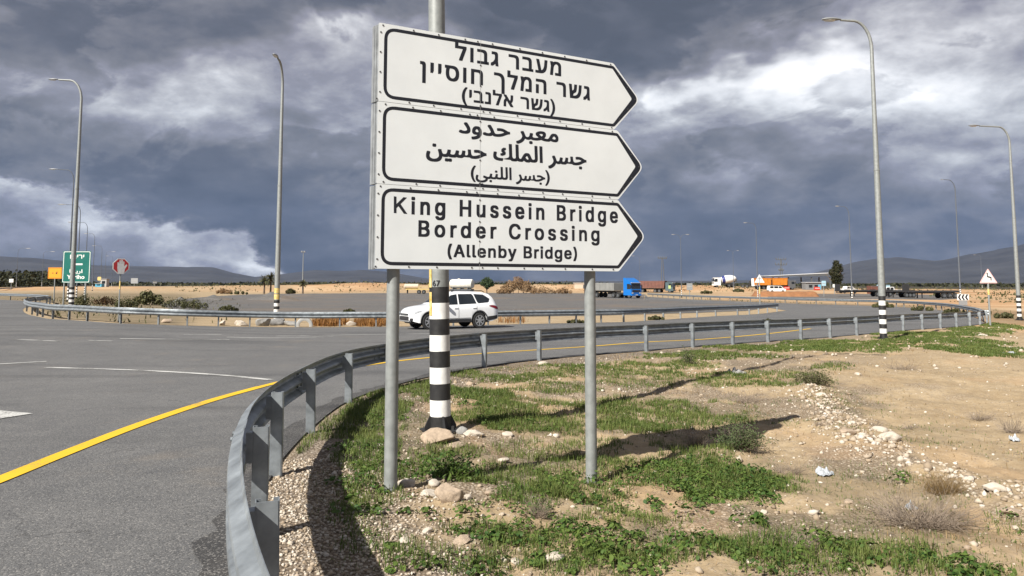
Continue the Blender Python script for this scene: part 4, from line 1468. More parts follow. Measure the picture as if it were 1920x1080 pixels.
# ================================================================ the white car
def wheel_parts(t, x, y, z, r, w_, spokes=7, rz=0.0):
    s = 1 if y > 0 else -1
    mb = MB()
    mb.lathe([(r * 0.66, -w_ / 2), (r * 0.95, -w_ / 2), (r, -w_ * 0.36), (r, w_ * 0.36), (r * 0.95, w_ / 2), (r * 0.66, w_ / 2)], (x, y, z), 28, axis='y')
    wo = mb.build('wheel', M['tyre'], t, 40)
    mb = MB()
    yo = y + s * w_ * 0.5
    def ring(r0, r1, a, b):
        n = 28; V = []
        for rr, yy in ((r0, a), (r1, b)):
            V += [(x + rr * math.cos(2 * math.pi * k / n), yy, z + rr * math.sin(2 * math.pi * k / n)) for k in range(n)]
        mb.add(V, [(k, (k + 1) % n, n + (k + 1) % n, n + k) for k in range(n)])
    ring(r * 0.69, r * 0.62, yo + s * 0.006, yo + s * 0.004)
    ring(r * 0.62, r * 0.60, yo + s * 0.004, yo - s * 0.05)
    for k in range(spokes):
        a = 2 * math.pi * k / spokes + 0.3
        ca, sa = math.cos(a), math.sin(a)
        V = []
        for rr, hw in ((r * 0.1, r * 0.10), (r * 0.62, r * 0.062)):
            for yy in (yo - s * 0.03, yo + s * 0.004):
                for e_ in (-1, 1):
                    V.append((x + rr * ca - e_ * hw * sa, yy, z + rr * sa + e_ * hw * ca))
        mb.add(V, [(2, 3, 7, 6), (0, 4, 5, 1), (0, 2, 6, 4), (1, 5, 7, 3), (4, 6, 7, 5)])
    mb.lathe([(r * 0.17, -0.02), (r * 0.15, 0.012)], (x, yo, z), 12, axis='y')
    mb.build('rim', M['alloy'], wo, 30, fix=True)
    return wo


def build_car(name, label, loc, rz, paint):
    t = thing(name, label, 'car', loc, rz)
    fx, rx, rw = 1.40, -1.27, 0.355
    tops = [(-2.36, 0.98), (-2.30, 1.10), (-2.22, 1.22), (-2.05, 1.44), (-1.88, 1.56), (-1.6, 1.625), (-1.0, 1.665), (-0.4, 1.67), (0.1, 1.64), (0.38, 1.58), (0.75, 1.36), (1.12, 1.10),
            (1.25, 1.07), (1.6, 1.03), (1.9, 0.985), (2.12, 0.92), (2.25, 0.84), (2.34, 0.70)]
    belts = [(-2.36, 0.93), (-2.2, 1.06), (-1.9, 1.13), (-1.2, 1.09), (0.2, 1.03), (1.1, 1.0), (1.6, 0.95), (2.1, 0.84), (2.34, 0.64)]
    widths = [(-2.36, 0.76), (-2.28, 0.82), (-2.1, 0.87), (-1.6, 0.90), (0, 0.90), (1.5, 0.90), (1.9, 0.875), (2.12, 0.81), (2.26, 0.72), (2.34, 0.62)]
    L_ = lambda tb, v: float(np.interp(v, [q[0] for q in tb], [q[1] for q in tb]))
    def zbot(x):
        z = 0.31 + 0.12 * max(0, (abs(x) - 1.95) / 0.4)
        for xc in (fx, rx):
            d = abs(x - xc)
            if d < 0.42: z = max(z, rw + math.sqrt(0.42 ** 2 - d * d) * 0.98)
        return z
    def section(x):
        w_ = L_(widths, x); zb = zbot(x); zt = L_(tops, x); be = min(L_(belts, x), zt - 0.03)
        k = min(1, max(0, (zt - be) / 0.55))
        ytop = w_ * (0.86 - 0.16 * k)
        zm = max(0.62, zb + 0.06)
        zm = min(zm, be - 0.08)
        p = [(w_ - 0.10, zb), (w_ * 0.985, zb), (w_ * 1.0, zm), (w_ * 0.992, (zm + be) / 2), (w_ * 0.965, be - 0.03), (w_ * 0.94, be),
             (w_ * 0.94 + (ytop - w_ * 0.94) * 0.5, be + (zt - 0.05 - be) * 0.5), (ytop, zt - 0.05 * (0.4 + 0.6 * k)), (ytop * 0.90, zt - 0.012), (ytop * 0.5, zt + 0.012), (0, zt + 0.02)]
        return p
    xs = sorted(set([round(v, 3) for v in np.arange(-2.36, 2.341, 0.06)] + [2.34, fx - 0.42, fx + 0.42, rx - 0.42, rx + 0.42]))
    mb = MB()
    S = [section(x) for x in xs]
    V = []
    for x, s in zip(xs, S):
        V += [(x, y, z) for y, z in s] + [(x, -y, z) for y, z in s[:-1][::-1]]
    m_ = 21
    Fc = [(i * m_ + k, i * m_ + k + 1, (i + 1) * m_ + k + 1, (i + 1) * m_ + k) for i in range(len(xs) - 1) for k in range(m_ - 1)]
    Fc += [tuple(range(m_)), tuple(range((len(xs) - 1) * m_ + m_ - 1, (len(xs) - 1) * m_ - 1, -1))]
    mb.add(V, Fc)
    body = mb.build('body', paint, t, 32)
    def ys(x, z):
        s = section(x)
        return float(np.interp(z, [q[1] for q in s[1:10]], [q[0] for q in s[1:10]]))
    def side(name_, poly, mt, out=0.008, parent=t, only=0):
        """a panel laid on the side of the body: poly in (x, z), filled in columns"""
        mb = MB()
        P = np.array(poly)
        xs_ = np.linspace(P[:, 0].min() + 0.002, P[:, 0].max() - 0.002, 14)
        for sgn in ((only,) if only else (1, -1)):
            rows = []
            for x in xs_:
                zz = []
                for a, b in zip(P, np.roll(P, -1, 0)):
                    if (a[0] - x) * (b[0] - x) <= 0 and a[0] != b[0]:
                        zz.append(a[1] + (b[1] - a[1]) * (x - a[0]) / (b[0] - a[0]))
                if len(zz) < 2: continue
                rows.append([(x, sgn * (ys(x, z) + out), z) for z in np.linspace(min(zz), max(zz), 4)])
            V = [q for r_ in rows for q in r_]
            mb.add(V, [(i * 4 + k, i * 4 + k + 1, i * 4 + k + 5, i * 4 + k + 4) for i in range(len(rows) - 1) for k in range(3)])
        return mb.build(name_, mt, parent, 60, fix=False)
    for sg in (1, -1): side('window', [(0.72, 1.075), (0.22, 1.50), (-0.10, 1.545), (-0.10, 1.09)], M['glass'], only=sg)
    for sg in (1, -1): side('window', [(-0.17, 1.09), (-0.17, 1.55), (-0.95, 1.555), (-1.12, 1.12)], M['glass'], only=sg)
    for sg in (1, -1): side('window', [(-1.18, 1.125), (-1.02, 1.55), (-1.55, 1.52), (-1.88, 1.33), (-1.80, 1.17)], M['glass'], only=sg)
    side('cladding', [(fx - 0.47, 0.315), (fx - 0.47, 0.44), (rx + 0.47, 0.44), (rx + 0.47, 0.315)], M['plastic'], 0.01)
    side('cladding', [(rx - 0.46, 0.34), (rx - 0.46, 0.53), (-2.3, 0.58), (-2.3, 0.43)], M['plastic'], 0.01)
    side('sill_trim', [(fx - 0.55, 0.455), (fx - 0.55, 0.485), (rx + 0.5, 0.50), (rx + 0.5, 0.47)], M['chrome'], 0.012)
    # door seams
    mb = MB()
    for x in (0.92, -0.13, -1.12):
        for s in (1, -1):
            pts = [(x, s * (ys(x, z) + 0.003), z) for z in np.linspace(0.5, 1.03, 8)]
            mb.tube(pts, 0.006, 4)
    mb.build('door_gap', M['plastic'], t)
    for x in (0.02, -0.98):
        for s in (1, -1):
            y = s * (ys(x, 0.93) + 0.02)
            MB().box((x, y, 0.93), (0.2, 0.03, 0.035), 0, 0, 0.008).build('door_handle', paint, t)
    # arches
    for xc in (fx, rx):
        for s in (1, -1):
            mb = MB(); V = []
            n = 20
            for k in range(n + 1):
                a = math.pi * k / n * 1.06 - 0.09
                for rr in (0.405, 0.465):
                    x_, z_ = xc + rr * math.cos(a), rw + rr * math.sin(a)
                    V.append((x_, s * (ys(min(max(x_, -2.3), 2.3), max(z_, 0.47)) + 0.012), z_))
            mb.add(V, [(2 * k, 2 * k + 1, 2 * k + 3, 2 * k + 2) for k in range(n)])
            mb.build('arch_trim', M['plastic'], t, 60, fix=False)
    for xc in (fx, rx):
        for s in (1, -1):
            wheel_parts(t, xc, s * 0.785, rw, rw, 0.225)
    MB().box((0.06, 0, 0.42), (4.1, 1.35, 0.32), 0, 0, 0.05).build('underbody', M['chassis'], t)
    # windscreen and rear window
    for (xa, xb, nm, kk) in ((0.47, 1.05, 'windscreen', 0.84), (-2.18, -1.93, 'rear_window', 0.80)):
        mb = MB(); V = []
        for x in np.linspace(xa, xb, 6):
            s = section(x); ym = s[7][0] * kk + 0.02
            for y in np.linspace(-ym, ym, 9):
                z = float(np.interp(abs(y), [q[0] for q in s[:6:-1]], [q[1] for q in s[:6:-1]]))
                V.append((x, y, z + 0.010))
        mb.add(V, [(i * 9 + k, i * 9 + k + 1, i * 9 + k + 10, i * 9 + k + 9) for i in range(5) for k in range(8)])
        mb.build(nm, M['glass'], t, 60, fix=False)
    # lamps, grille, mirrors, rails
    for s in (1, -1):
        mb = MB(); V = []
        for x, za, zb_ in ((1.82, 0.80, 0.85), (1.98, 0.755, 0.835), (2.14, 0.70, 0.80), (2.25, 0.67, 0.765), (2.31, 0.66, 0.735)):
            for z in (za, (za + zb_) / 2, zb_):
                V.append((x + 0.012, s * (ys(x, z) + 0.012), z))
        mb.add(V, [(i * 3 + k, i * 3 + k + 1, i * 3 + k + 4, i * 3 + k + 3) for i in range(4) for k in range(2)])
        mb.build('headlight', M['headlamp'], t, 60, fix=False)
        mb = MB(); V = []
        for x, za, zb_ in ((-1.80, 1.00, 1.03), (-1.98, 0.94, 1.04), (-2.15, 0.88, 1.02), (-2.27, 0.85, 0.98), (-2.35, 0.84, 0.93)):
            for z in (za, (za + zb_) / 2, zb_):
                V.append((x - 0.01, s * (ys(x, z) + 0.014), z))
        mb.add(V, [(i * 3 + k, i * 3 + k + 1, i * 3 + k + 4, i * 3 + k + 3) for i in range(4) for k in range(2)])
        mb.build('tail_light', M['tail'], t, 60, fix=False)
        MB().box((0.62, s * 1.0, 1.10), (0.13, 0.22, 0.15), 0, 0, 0.03).box((0.66, s * 0.89, 1.05), (0.05, 0.1, 0.05)).build('mirror', paint, t, 40)
        MB().tube([(0.15, s * 0.60, 1.655), (0.0, s * 0.60, 1.71), (-1.5, s * 0.60, 1.70), (-1.65, s * 0.60, 1.63)], 0.018, 8).build('roof_rail', M['plastic'], t, 40)
        MB().box((2.22, s * 0.64, 0.46), (0.16, 0.22, 0.12), 0, s * -0.5, 0.02).build('fog_light', M['plastic'], t)
    mb = MB().box((2.335, 0, 0.665), (0.05, 1.0, 0.10), 0, 0, 0.015)
    g = mb.build('grille', M['plastic'], t)
    MB().box((2.362, 0, 0.70), (0.016, 1.06, 0.022)).box((2.362, 0, 0.645), (0.016, 0.98, 0.018)).build('grille_bar', M['chrome'], g)
    MB().box((2.31, 0, 0.505), (0.10, 1.16, 0.19), 0, 0, 0.03).build('lower_grille', M['plastic'], t)
    MB().box((2.29, 0, 0.375), (0.16, 1.22, 0.06), 0, 0, 0.02).build('skid_plate', M['alloy'], t)
    return t


p = gat(850, 613.5)
d_ = 36.0
pc = drop((842 - 960) / F * d_, d_, 0.015)
car = build_car('sport_utility_car', 'white SUV with dark windows driving left, seen behind the sign posts', pc, math.pi + R(29), M['car'])
car.scale = (0.96, 1.0, 1.05)

# ================================================================ trucks
def wheel(t, x, y, z, r, w_):
    mb = MB()
    mb.lathe([(r * 0.5, -w_ / 2), (r * 0.94, -w_ / 2), (r, -w_ * 0.35), (r, w_ * 0.35), (r * 0.94, w_ / 2), (r * 0.5, w_ / 2)], (x, y, z), 16, axis='y')
    wo = mb.build('wheel', M['tyre'], t, 40)
    mb = MB(); s = 1 if y > 0 else -1
    mb.lathe([(r * 0.52, -0.02), (r * 0.45, 0.03), (r * 0.15, 0.05)], (x, y + s * w_ * 0.5, z), 12, axis='y')
    mb.build('rim', M['steel_dark'], wo, 40)


def cab(t, x0, paint, h=3.0, w_=2.4, L=2.1, high=False):
    """a cab over engine, front toward +x, its back at x0"""
    top = h + (0.75 if high else 0)
    mb = MB()
    f = x0 + L
    mb.prism([(x0, 0.55), (f - 0.05, 0.55), (f, 0.75), (f, 1.65), (f - 0.22, h - 0.15), (f - 0.35, h), (x0 + 0.25, top), (x0, top)], -w_ / 2, w_ / 2)
    c = mb.build('cab', paint, t, 30)
    mb = MB()
    n_q = [(f - 0.004 + 0.012, 1.70), (f - 0.20 + 0.012, h - 0.28)]
    mb.add([(n_q[0][0], -w_ / 2 + 0.12, n_q[0][1]), (n_q[0][0], w_ / 2 - 0.12, n_q[0][1]), (n_q[1][0], w_ / 2 - 0.16, n_q[1][1]), (n_q[1][0], -w_ / 2 + 0.16, n_q[1][1])], [(0, 1, 2, 3)])
    mb.build('windscreen', M['glass'], c, fix=False)
    for s in (1, -1):
        y = s * (w_ / 2 + 0.006)
        mb = MB(); mb.add([(f - 0.2, y, 1.65), (f - 0.36, y, h - 0.35), (x0 + 0.95, y, h - 0.35), (x0 + 0.95, y, 1.65)], [(0, 1, 2, 3)])
        mb.build('side_window', M['glass'], c, fix=False)
        MB().box((f + 0.02, s * 0.9, 0.95), (0.06, 0.4, 0.22), 0, 0, 0.02).build('headlight', M['headlamp'], c)
        MB().box((f - 0.05, s * (w_ / 2 + 0.16), 2.15), (0.14, 0.24, 0.62), 0, 0, 0.03).build('mirror', M['plastic'], c)
    MB().box((f + 0.015, 0, 1.32), (0.05, 1.9, 0.36), 0, 0, 0.02).build('grille', M['plastic'], c)
    MB().box((f - 0.06, 0, 0.62), (0.34, w_ - 0.05, 0.34), 0, 0, 0.04).build('bumper', paint, c)
    MB().box((f - 0.12, 0, h - 0.16), (0.42, w_ - 0.1, 0.10), 0, 0, 0.02).build('sun_visor', M['headlamp'], c)
    MB().box((f - 0.02 + 0.14, 0, 0.62), (0.03, 0.52, 0.12)).build('number_plate', M['white'], c)
    return c


def truck(label, loc, rz, paint, name='truck', cat='truck', trailer=None, high=False, h=3.0, axles=(1.0, -3.6), length=None):
    t = thing(name, label, cat, loc, rz)
    c = cab(t, 0, paint, h, high=high)
    for x in axles:
        for s in (1, -1): wheel(t, x, s * 1.0, 0.5, 0.5, 0.34)
    return t


# blue articulated lorry turning toward us
p = gat(1192, 559.5)
t = truck('bright blue truck tractor with a low grey tipper trailer, coming out of the grey lot', p + Vector((-1.0, 1.9, 0)), R(-57), M['blue'], high=True, h=2.95, axles=(1.45, -1.6, -2.9))
MB().box((-2.6, 0, 0.85), (5.4, 0.9, 0.3)).build('chassis', M['chassis'], t)
mb = MB()
mb.box((-6.7, 0, 2.05), (8.0, 2.4, 1.45), 0, 0, 0.05)
for k in range(9):
    mb.box((-10.3 + k * 0.9, 0, 2.05), (0.1, 2.48, 1.4))
tr = mb.build('trailer', M['greybox'], t)
MB().box((-6.7, 0, 1.15), (8.0, 1.2, 0.26)).box((-10.0, 0, 0.75), (0.1, 2.3, 0.5)).build('trailer_chassis', M['chassis'], t)
for x in (-7.7, -8.9, -10.1):
    for s in (1, -1): wheel(t, x, s * 1.0, 0.5, 0.5, 0.4)
MB().tube([(-0.2, -1.0, 1.0), (-0.2, -1.0, 3.4)], 0.09, 8).build('exhaust', M['steel_dark'], t)

# rust brown tipper lorry heading right
p = gat(1240, 549)
t = truck('rust brown tipper truck with dark cab parked behind the blue truck', p + Vector((1.5, 0, 0)), R(-28), M['midpaint'] if 'midpaint' in M else M['steel_dark'], h=2.9, axles=(1.2, -1.8, -3.0))
mb = MB()
mb.prism([(-9.6, 1.3), (-0.4, 1.3), (-0.2, 3.3), (-9.9, 3.25)], -1.22, 1.22)
for k in range(9): mb.box((-9.2 + k * 1.05, 0, 2.25), (0.12, 2.56, 1.9))
mb.build('tipper_body', M['rust'], t)
MB().box((-4.8, 0, 1.08), (9.6, 1.0, 0.36)).build('chassis', M['chassis'], t)
for x in (-6.6, -7.8, -9.0):
    for s in (1, -1): wheel(t, x, s * 1.0, 0.5, 0.5, 0.4)
MB().box((1.2, -1.21, 1.6), (0.7, 0.02, 0.9)).build('door_mark', M['leafpaint'] if 'leafpaint' in M else M['white'], t)

# cement mixer heading left
p = gat(1362, 547)
t = truck('white cement mixer truck with a navy band on its drum', p + Vector((-2.0, 0, 0)), math.pi, M['white'], h=2.95, axles=(1.2, -2.6, -3.9))
MB().box((-2.2, 0, 0.95), (5.6, 0.9, 0.3)).build('chassis', M['chassis'], t)
mb = MB()
prof = [(0.35, -5.1), (0.85, -4.6), (1.2, -3.4), (1.25, -2.3), (1.25, -1.5), (0.95, -0.6), (0.4, -0.3)]
mb.lathe(prof, (0, 0, 0), 20, axis='x', mats=[0, 0, 0, 0, 1, 0])
ca, sa = math.cos(R(-7)), math.sin(R(-7))
mb.v = [(a * ca - c * sa, b, 2.15 + a * sa + c * ca) for a, b, c in mb.v]
mb.build('drum', [M['white'], M['navy']], t, 40)
MB().prism([(-4.6, 1.1), (-5.2, 2.5), (-5.0, 2.6), (-4.3, 1.1)], -0.4, 0.4).box((-5.2, 0, 2.2), (0.3, 0.6, 1.0), 0, 0, .05).build('chute', M['steel_dark'], t)

# bare white tractor unit
p = gat(1405, 547)
t = truck('white truck tractor without a trailer, between the cement mixer and the orange truck', p + Vector((1.0, 0.6, 0)), R(-20), M['white'], h=2.9, axles=(1.2, -1.4, -2.6))
MB().box((-1.6, 0, 0.9), (4.0, 0.9, 0.3)).box((-0.5, 0, 1.5), (0.4, 1.8, 1.2), 0, 0, 0.03).build('chassis', M['chassis'], t)

# orange lorry with two bodies
p = gat(1450, 548)
t = truck('long orange tipper truck and trailer parked before the canopy', p + Vector((4.6, 1.5, 0)), R(0), M['steel_dark'], h=2.7, axles=(1.2, -2.4, -3.6))
for (a, b) in ((-4.6, -0.2), (-9.4, -5.0)):
    mb = MB().prism([(a + 0.15, 1.35), (b - 0.1, 1.35), (b, 3.45), (a, 3.45)], -1.22, 1.22)
    mb.box(((a + b) / 2, 0, 3.4), (b - a + 0.12, 2.56, 0.12))
    for k in range(5): mb.box((a + 0.3 + k * (b - a - 0.6) / 4, 0, 2.35), (0.1, 2.54, 1.9))
    mb.build('tipper_body', M['orange'], t)
MB().box((-4.8, 0, 1.1), (9.3, 1.0, 0.36)).build('chassis', M['chassis'], t)
for x in (-6.0, -7.2, -8.6):
    for s in (1, -1): wheel(t, x, s * 1.0, 0.5, 0.5, 0.4)

# yellow flatbed trailer behind the car
p = gat(782, 551)
t = thing('flatbed_trailer', 'yellow tank trailer at the back of the lot, seen between sign post and lamp post', 'trailer', p, R(4))
MB().box((0.2, 0, 1.15), (6.0, 2.2, 0.22)).box((2.9, 0, 1.9), (0.12, 2.2, 1.3)).box((1.6, -1.1, 1.9), (2.6, 0.06, 0.08)).box((1.6, -1.1, 1.5), (2.6, 0.06, 0.08)).box((0.4, -1.1, 1.65), (0.08, 0.06, 0.9)).build('bed', M['yellow'], t)
mb = MB().lathe([(0.2, -3.3), (0.62, -3.1), (0.62, 0.3), (0.2, 0.5)], (0, 0, 1.9), 16, axis='x'); mb.build('tank', M['wall_beige'], t, 40)
for x in (0.5, 1.7):
    for s in (1, -1): wheel(t, x, s * 0.9, 0.5, 0.5, 0.35)
MB().box((-2.4, 0, 0.6), (0.3, 1.2, 1.0)).build('support_leg', M['chassis'], t)

# tank trailer over the car roof
p = gat(866, 552)
t = thing('water_tanker', 'cream white water tank trailer on the lot, just above the white car roof', 'tank trailer', p, R(-24))
_, zt = local_px(p, 866, 523.5)
mb = MB().lathe([(0.5, -3.1), (1.0, -2.9), (1.12, -2.6), (1.12, 2.6), (1.0, 2.9), (0.5, 3.1)], (0, 0, zt - 1.12), 24, axis='x')
mb.build('tank', M['tank'], t, 40)
MB().lathe([(0.3, 0), (0.3, 0.22)], (-0.8, 0, zt - 0.05), 12).build('hatch', M['tank'], t)
MB().box((0, 0, zt - 2.5), (5.8, 1.6, 0.3)).box((-2.0, 0, zt - 2.3), (0.2, 1.9, 0.7)).box((2.0, 0, zt - 2.3), (0.2, 1.9, 0.7)).box((0, 0, zt - 2.3), (0.2, 1.9, 0.7)).build('frame', M['steel_dark'], t)
for x in (1.0, 2.2, -2.2):
    for s in (1, -1): wheel(t, x, s * 0.9, 0.5, 0.5, 0.35)


def van(label, loc, rz, paint, pickup=False, name='van', cat='van'):
    t = thing(name, label, cat, loc, rz)
    mb = MB()
    if pickup:
        prof = [(-2.6, .45), (2.5, .45), (2.55, .95), (1.3, 1.15), (0.75, 1.75), (-0.75, 1.78), (-0.95, 1.15), (-2.6, 1.15)]
        win = [[(1.1, 1.18), (0.68, 1.65), (0.1, 1.66), (0.1, 1.18)], [(0.0, 1.18), (0.0, 1.66), (-0.65, 1.66), (-0.78, 1.18)]]
    else:
        prof = [(-2.3, .4), (2.2, .4), (2.3, .95), (1.75, 1.15), (1.0, 1.85), (-2.1, 1.92), (-2.3, 1.2)]
        win = [[(1.45, 1.2), (0.9, 1.75), (0.35, 1.76), (0.35, 1.2)], [(0.2, 1.2), (0.2, 1.76), (-0.9, 1.78), (-0.9, 1.2)], [(-1.05, 1.2), (-1.05, 1.78), (-1.95, 1.8), (-2.05, 1.2)]]
    mb.prism(prof, -0.88, 0.88)
    mb.build('body', paint, t, 30)
    for s in (1, -1):
        for w_ in win:
            flat(t, 'window', [w_], s * 0.886, M['glass'])
        for x in (1.45, -1.45): wheel(t, x, s * 0.8, 0.36, 0.36, 0.22)
    a, b = (prof[3], prof[4])
    mb = MB(); o_ = 0.015
    mb.add([(a[0] - 0.08 + o_, -0.75, a[1] + 0.12 + o_), (a[0] - 0.08 + o_, 0.75, a[1] + 0.12 + o_), (b[0] + 0.05 + o_, 0.7, b[1] - 0.03 + o_), (b[0] + 0.05 + o_, -0.7, b[1] - 0.03 + o_)], [(0, 1, 2, 3)])
    mb.build('windscreen', M['glass'], t, fix=False)
    MB().box((2.3 if not pickup else 2.55, 0, 0.55), (0.16, 1.7, 0.22), 0, 0, 0.03).box((-2.32 if not pickup else -2.6, 0, 0.55), (0.12, 1.7, 0.2), 0, 0, 0.03).build('bumper', M['plastic'], t)
    return t


van('white van parked before the long orange truck', gat(1456, 549.5), 0, M['white'])
van('white pickup truck behind the black flatbed trailers', gat(1632, 552) + Vector((0, 12, 0.1)), R(8), M['white'], True, 'pickup_truck', 'pickup')
van('silver double cab pickup between the flatbed trailers and the chevron board', gat(1731, 556) + Vector((0, 14, 0.1)), math.pi, M['white'], True, 'pickup_truck', 'pickup')


def flatbed(px0, px1, py, label):
    a, b = gat(px0, py), gat(px1, py)
    L = (b - a).length
    t = thing('flatbed_trailer', label, 'trailer', (a + b) / 2, math.atan2(b.y - a.y, b.x - a.x), 'flatbed trailers parked on the far lot')
    mb = MB().box((0, 0, 1.2), (L, 2.4, 0.26), 0, 0, .03).box((0, 0, 0.98), (L * 0.9, 0.9, 0.2))
    for k in range(7): mb.box((-L / 2 + 0.3 + k * (L - 0.6) / 6, 0, 1.38), (0.1, 2.44, 0.12))
    mb.build('bed', M['chassis'], t)
    mb = MB().box((-L / 2 + 0.1, 0, 1.9), (0.1, 2.3, 1.3)); mb.build('headboard', M['chassis'], t)
    MB().box((-L * 0.22, -0.8, 0.55), (0.16, 0.16, 1.1)).box((-L * 0.22, 0.8, 0.55), (0.16, 0.16, 1.1)).build('support_leg', M['chassis'], t)
    for x in (L * 0.2, L * 0.31, L * 0.42):
        for s in (1, -1): wheel(t, x, s * 0.95, 0.5, 0.5, 0.4)


flatbed(1570, 1672, 556, 'long black flatbed trailer beside the dark tree, left of the others')
flatbed(1655, 1712, 558, 'black flatbed trailer behind the tallest lamp post')
flatbed(1698, 1793, 559.5, 'black flatbed trailer ending just left of the chevron board')
# upright box bodies behind them
for (l, r0, tp_, bt, mt, lab) in ((1664, 1677, 536, 552, 'rust', 'rust brown steel container behind the black flatbed trailers'), (1684, 1701, 534, 552, 'board_pale', 'pale blue container behind the black flatbed trailers')):
    p = gat((l + r0) / 2, bt) + Vector((0, 8, 0))
    t = thing('container', lab, 'container', p)
    w_ = (r0 - l) / ppm(p); h = z_at(p, tp_) - p.z
    mb = MB().box((0, 1.2, h / 2), (w_, 2.4, h), 0, 0, 0.04)
    for k in range(6): mb.box((-w_ / 2 + w_ * (k + .5) / 6, -0.02, h / 2), (w_ / 14, 0.06, h * 0.86))
    mb.build('shell', M[mt], t)
    MB().box((0, 0.02, h - 0.08), (w_ + 0.04, 0.12, 0.12)).box((0, 0.02, 0.1), (w_ + 0.04, 0.12, 0.14)).build('frame', M['steel_dark'], t)

M['hut'] = mat('hut_wall', (0.17, 0.175, 0.18), 0.8, 0, 0.15, 1)
# ================================================================ buildings
p = gat(1490, 548) + Vector((0, 16, 0))
x0, zl = local_px(p, 1432, 517); x1, zr = local_px(p, 1550, 511.5)
t = thing('canopy', 'open checkpoint canopy with a thin sloping grey roof on dark columns', 'canopy', p)
MB().prism([(x0, zl - 0.14), (x1, zr - 0.16), (x1, zr), (x0, zl)], -5, 5).build('roof', M['roofm'], t)
MB().prism([(x0 + 0.1, zl - 0.45), (x1 - 0.1, zr - 0.95), (x1 - 0.1, zr - 0.17), (x0 + 0.1, zl - 0.15)], -4.9, 4.9).build('underside_shade', M['steel_dark'], t)  # dark slab below the roof: shade of the underside put into its colour
for f_ in (0.08, 0.32, 0.68, 0.97):
    xx = x0 + (x1 - x0) * f_
    for yy in (-4.2, 4.2):
        MB().box((xx, yy, (zl - 0.4) / 2), (0.35, 0.35, zl - 0.5)).build('column', M['steel_dark'], t)
p = gat(1520, 549) + Vector((0, 14, 0))
t = thing('checkpoint_hut', 'low grey checkpoint hut under the right end of the canopy', 'hut', p)
x0, zt = local_px(p, 1511, 530); x1, _ = local_px(p, 1541, 530)
MB().box(((x0 + x1) / 2, 1.5, zt / 2), (x1 - x0, 3, zt), 0, 0, 0.03).build('wall', M['hut'], t)
MB().box(((x0 + x1) / 2, 1.4, zt + 0.08), (x1 - x0 + 0.4, 3.5, 0.14), 0, 0, 0.02).build('roof', M['roofm'], t)
for f_ in (0.2, 0.55):
    xx = x0 + (x1 - x0) * f_
    w0 = MB().box((xx + 0.5, -0.02, zt * 0.6), (1.1, 0.06, 0.9)).build('window', M['steel_dark'], t)
    MB().box((xx + 0.5, -0.06, zt * 0.6), (0.9, 0.02, 0.7)).build('pane', M['glass'], w0)
MB().box((x1 - 0.7, -0.02, 1.0), (0.85, 0.06, 2.0)).build('door', M['board_blue'], t)
p = gat(1090, 549.5) + Vector((0, 24, 0))
t = thing('small_building', 'small beige flat roofed building on the sand behind the lot', 'building', p)
x0, zt = local_px(p, 1078, 531.5); x1, _ = local_px(p, 1102, 531.5)
MB().box(((x0 + x1) / 2, 2, zt / 2 - 0.4), (x1 - x0, 4, zt + 0.8)).build('wall', M['wall_beige'], t)
MB().box(((x0 + x1) / 2, 2, zt + 0.1), (x1 - x0 + 0.4, 4.4, 0.24)).build('roof', M['rockpale'], t)
MB().box((x1 - 1.0, -0.02, zt * 0.55), (0.8, 0.06, 1.5)).build('door', M['steel_dark'], t)
# booths at left
for (l, r0, tp_, bt, mt, lab) in ((188, 199, 523.5, 543, 'wall_grey', 'white road booth far left behind the green sign'), (178, 190, 532, 543.5, 'board_blue', 'low blue booth beside the white road booth')):
    p = gat((l + r0) / 2, bt)
    t = thing('booth', lab, 'booth', p)
    w_ = (r0 - l) / ppm(p); h = z_at(p, tp_) - p.z
    MB().box((0, 0.8, h / 2), (w_, 1.6, h), 0, 0, 0.04).build('wall', M[mt], t)
    MB().box((0, 0.8, h + 0.06), (w_ + 0.2, 1.9, 0.12)).build('roof', M['wall_grey'], t)
    MB().box((0, -0.02, h * 0.62), (w_ * 0.55, 0.05, h * 0.3)).build('window', M['glass'], t)
p = gat(186, 542)
t = thing('yellow_sign', 'small round topped yellow sign by the white road booth', 'road sign', p)
x0, zb = local_px(p, 182, 526); x1, zt = local_px(p, 189, 519)
sign_post(t, zt - 0.2, 0.07, (x0 + x1) / 2, 0.1)
plate(t, 'panel', rrect(x0, zb, x1, zt, 0.35), 0, 0.06, M['yellow'])
# red barriers
for (px, lab) in ((1475, 'red plastic barrier right of the white van'), (1532, 'red plastic barrier before the checkpoint hut')):
    p = gat(px, 548)
    t = thing('barrier', lab, 'barrier', p)
    MB().prism([(-0.9, 0), (0.9, 0), (0.8, 0.3), (0.75, 0.95), (-0.75, 0.95), (-0.8, 0.3)], -0.3, 0.3).build('shell', M['redpaint'], t)
    MB().box((0, -0.31, 0.55), (1.4, 0.03, 0.12)).build('stripe', M['white'], t)

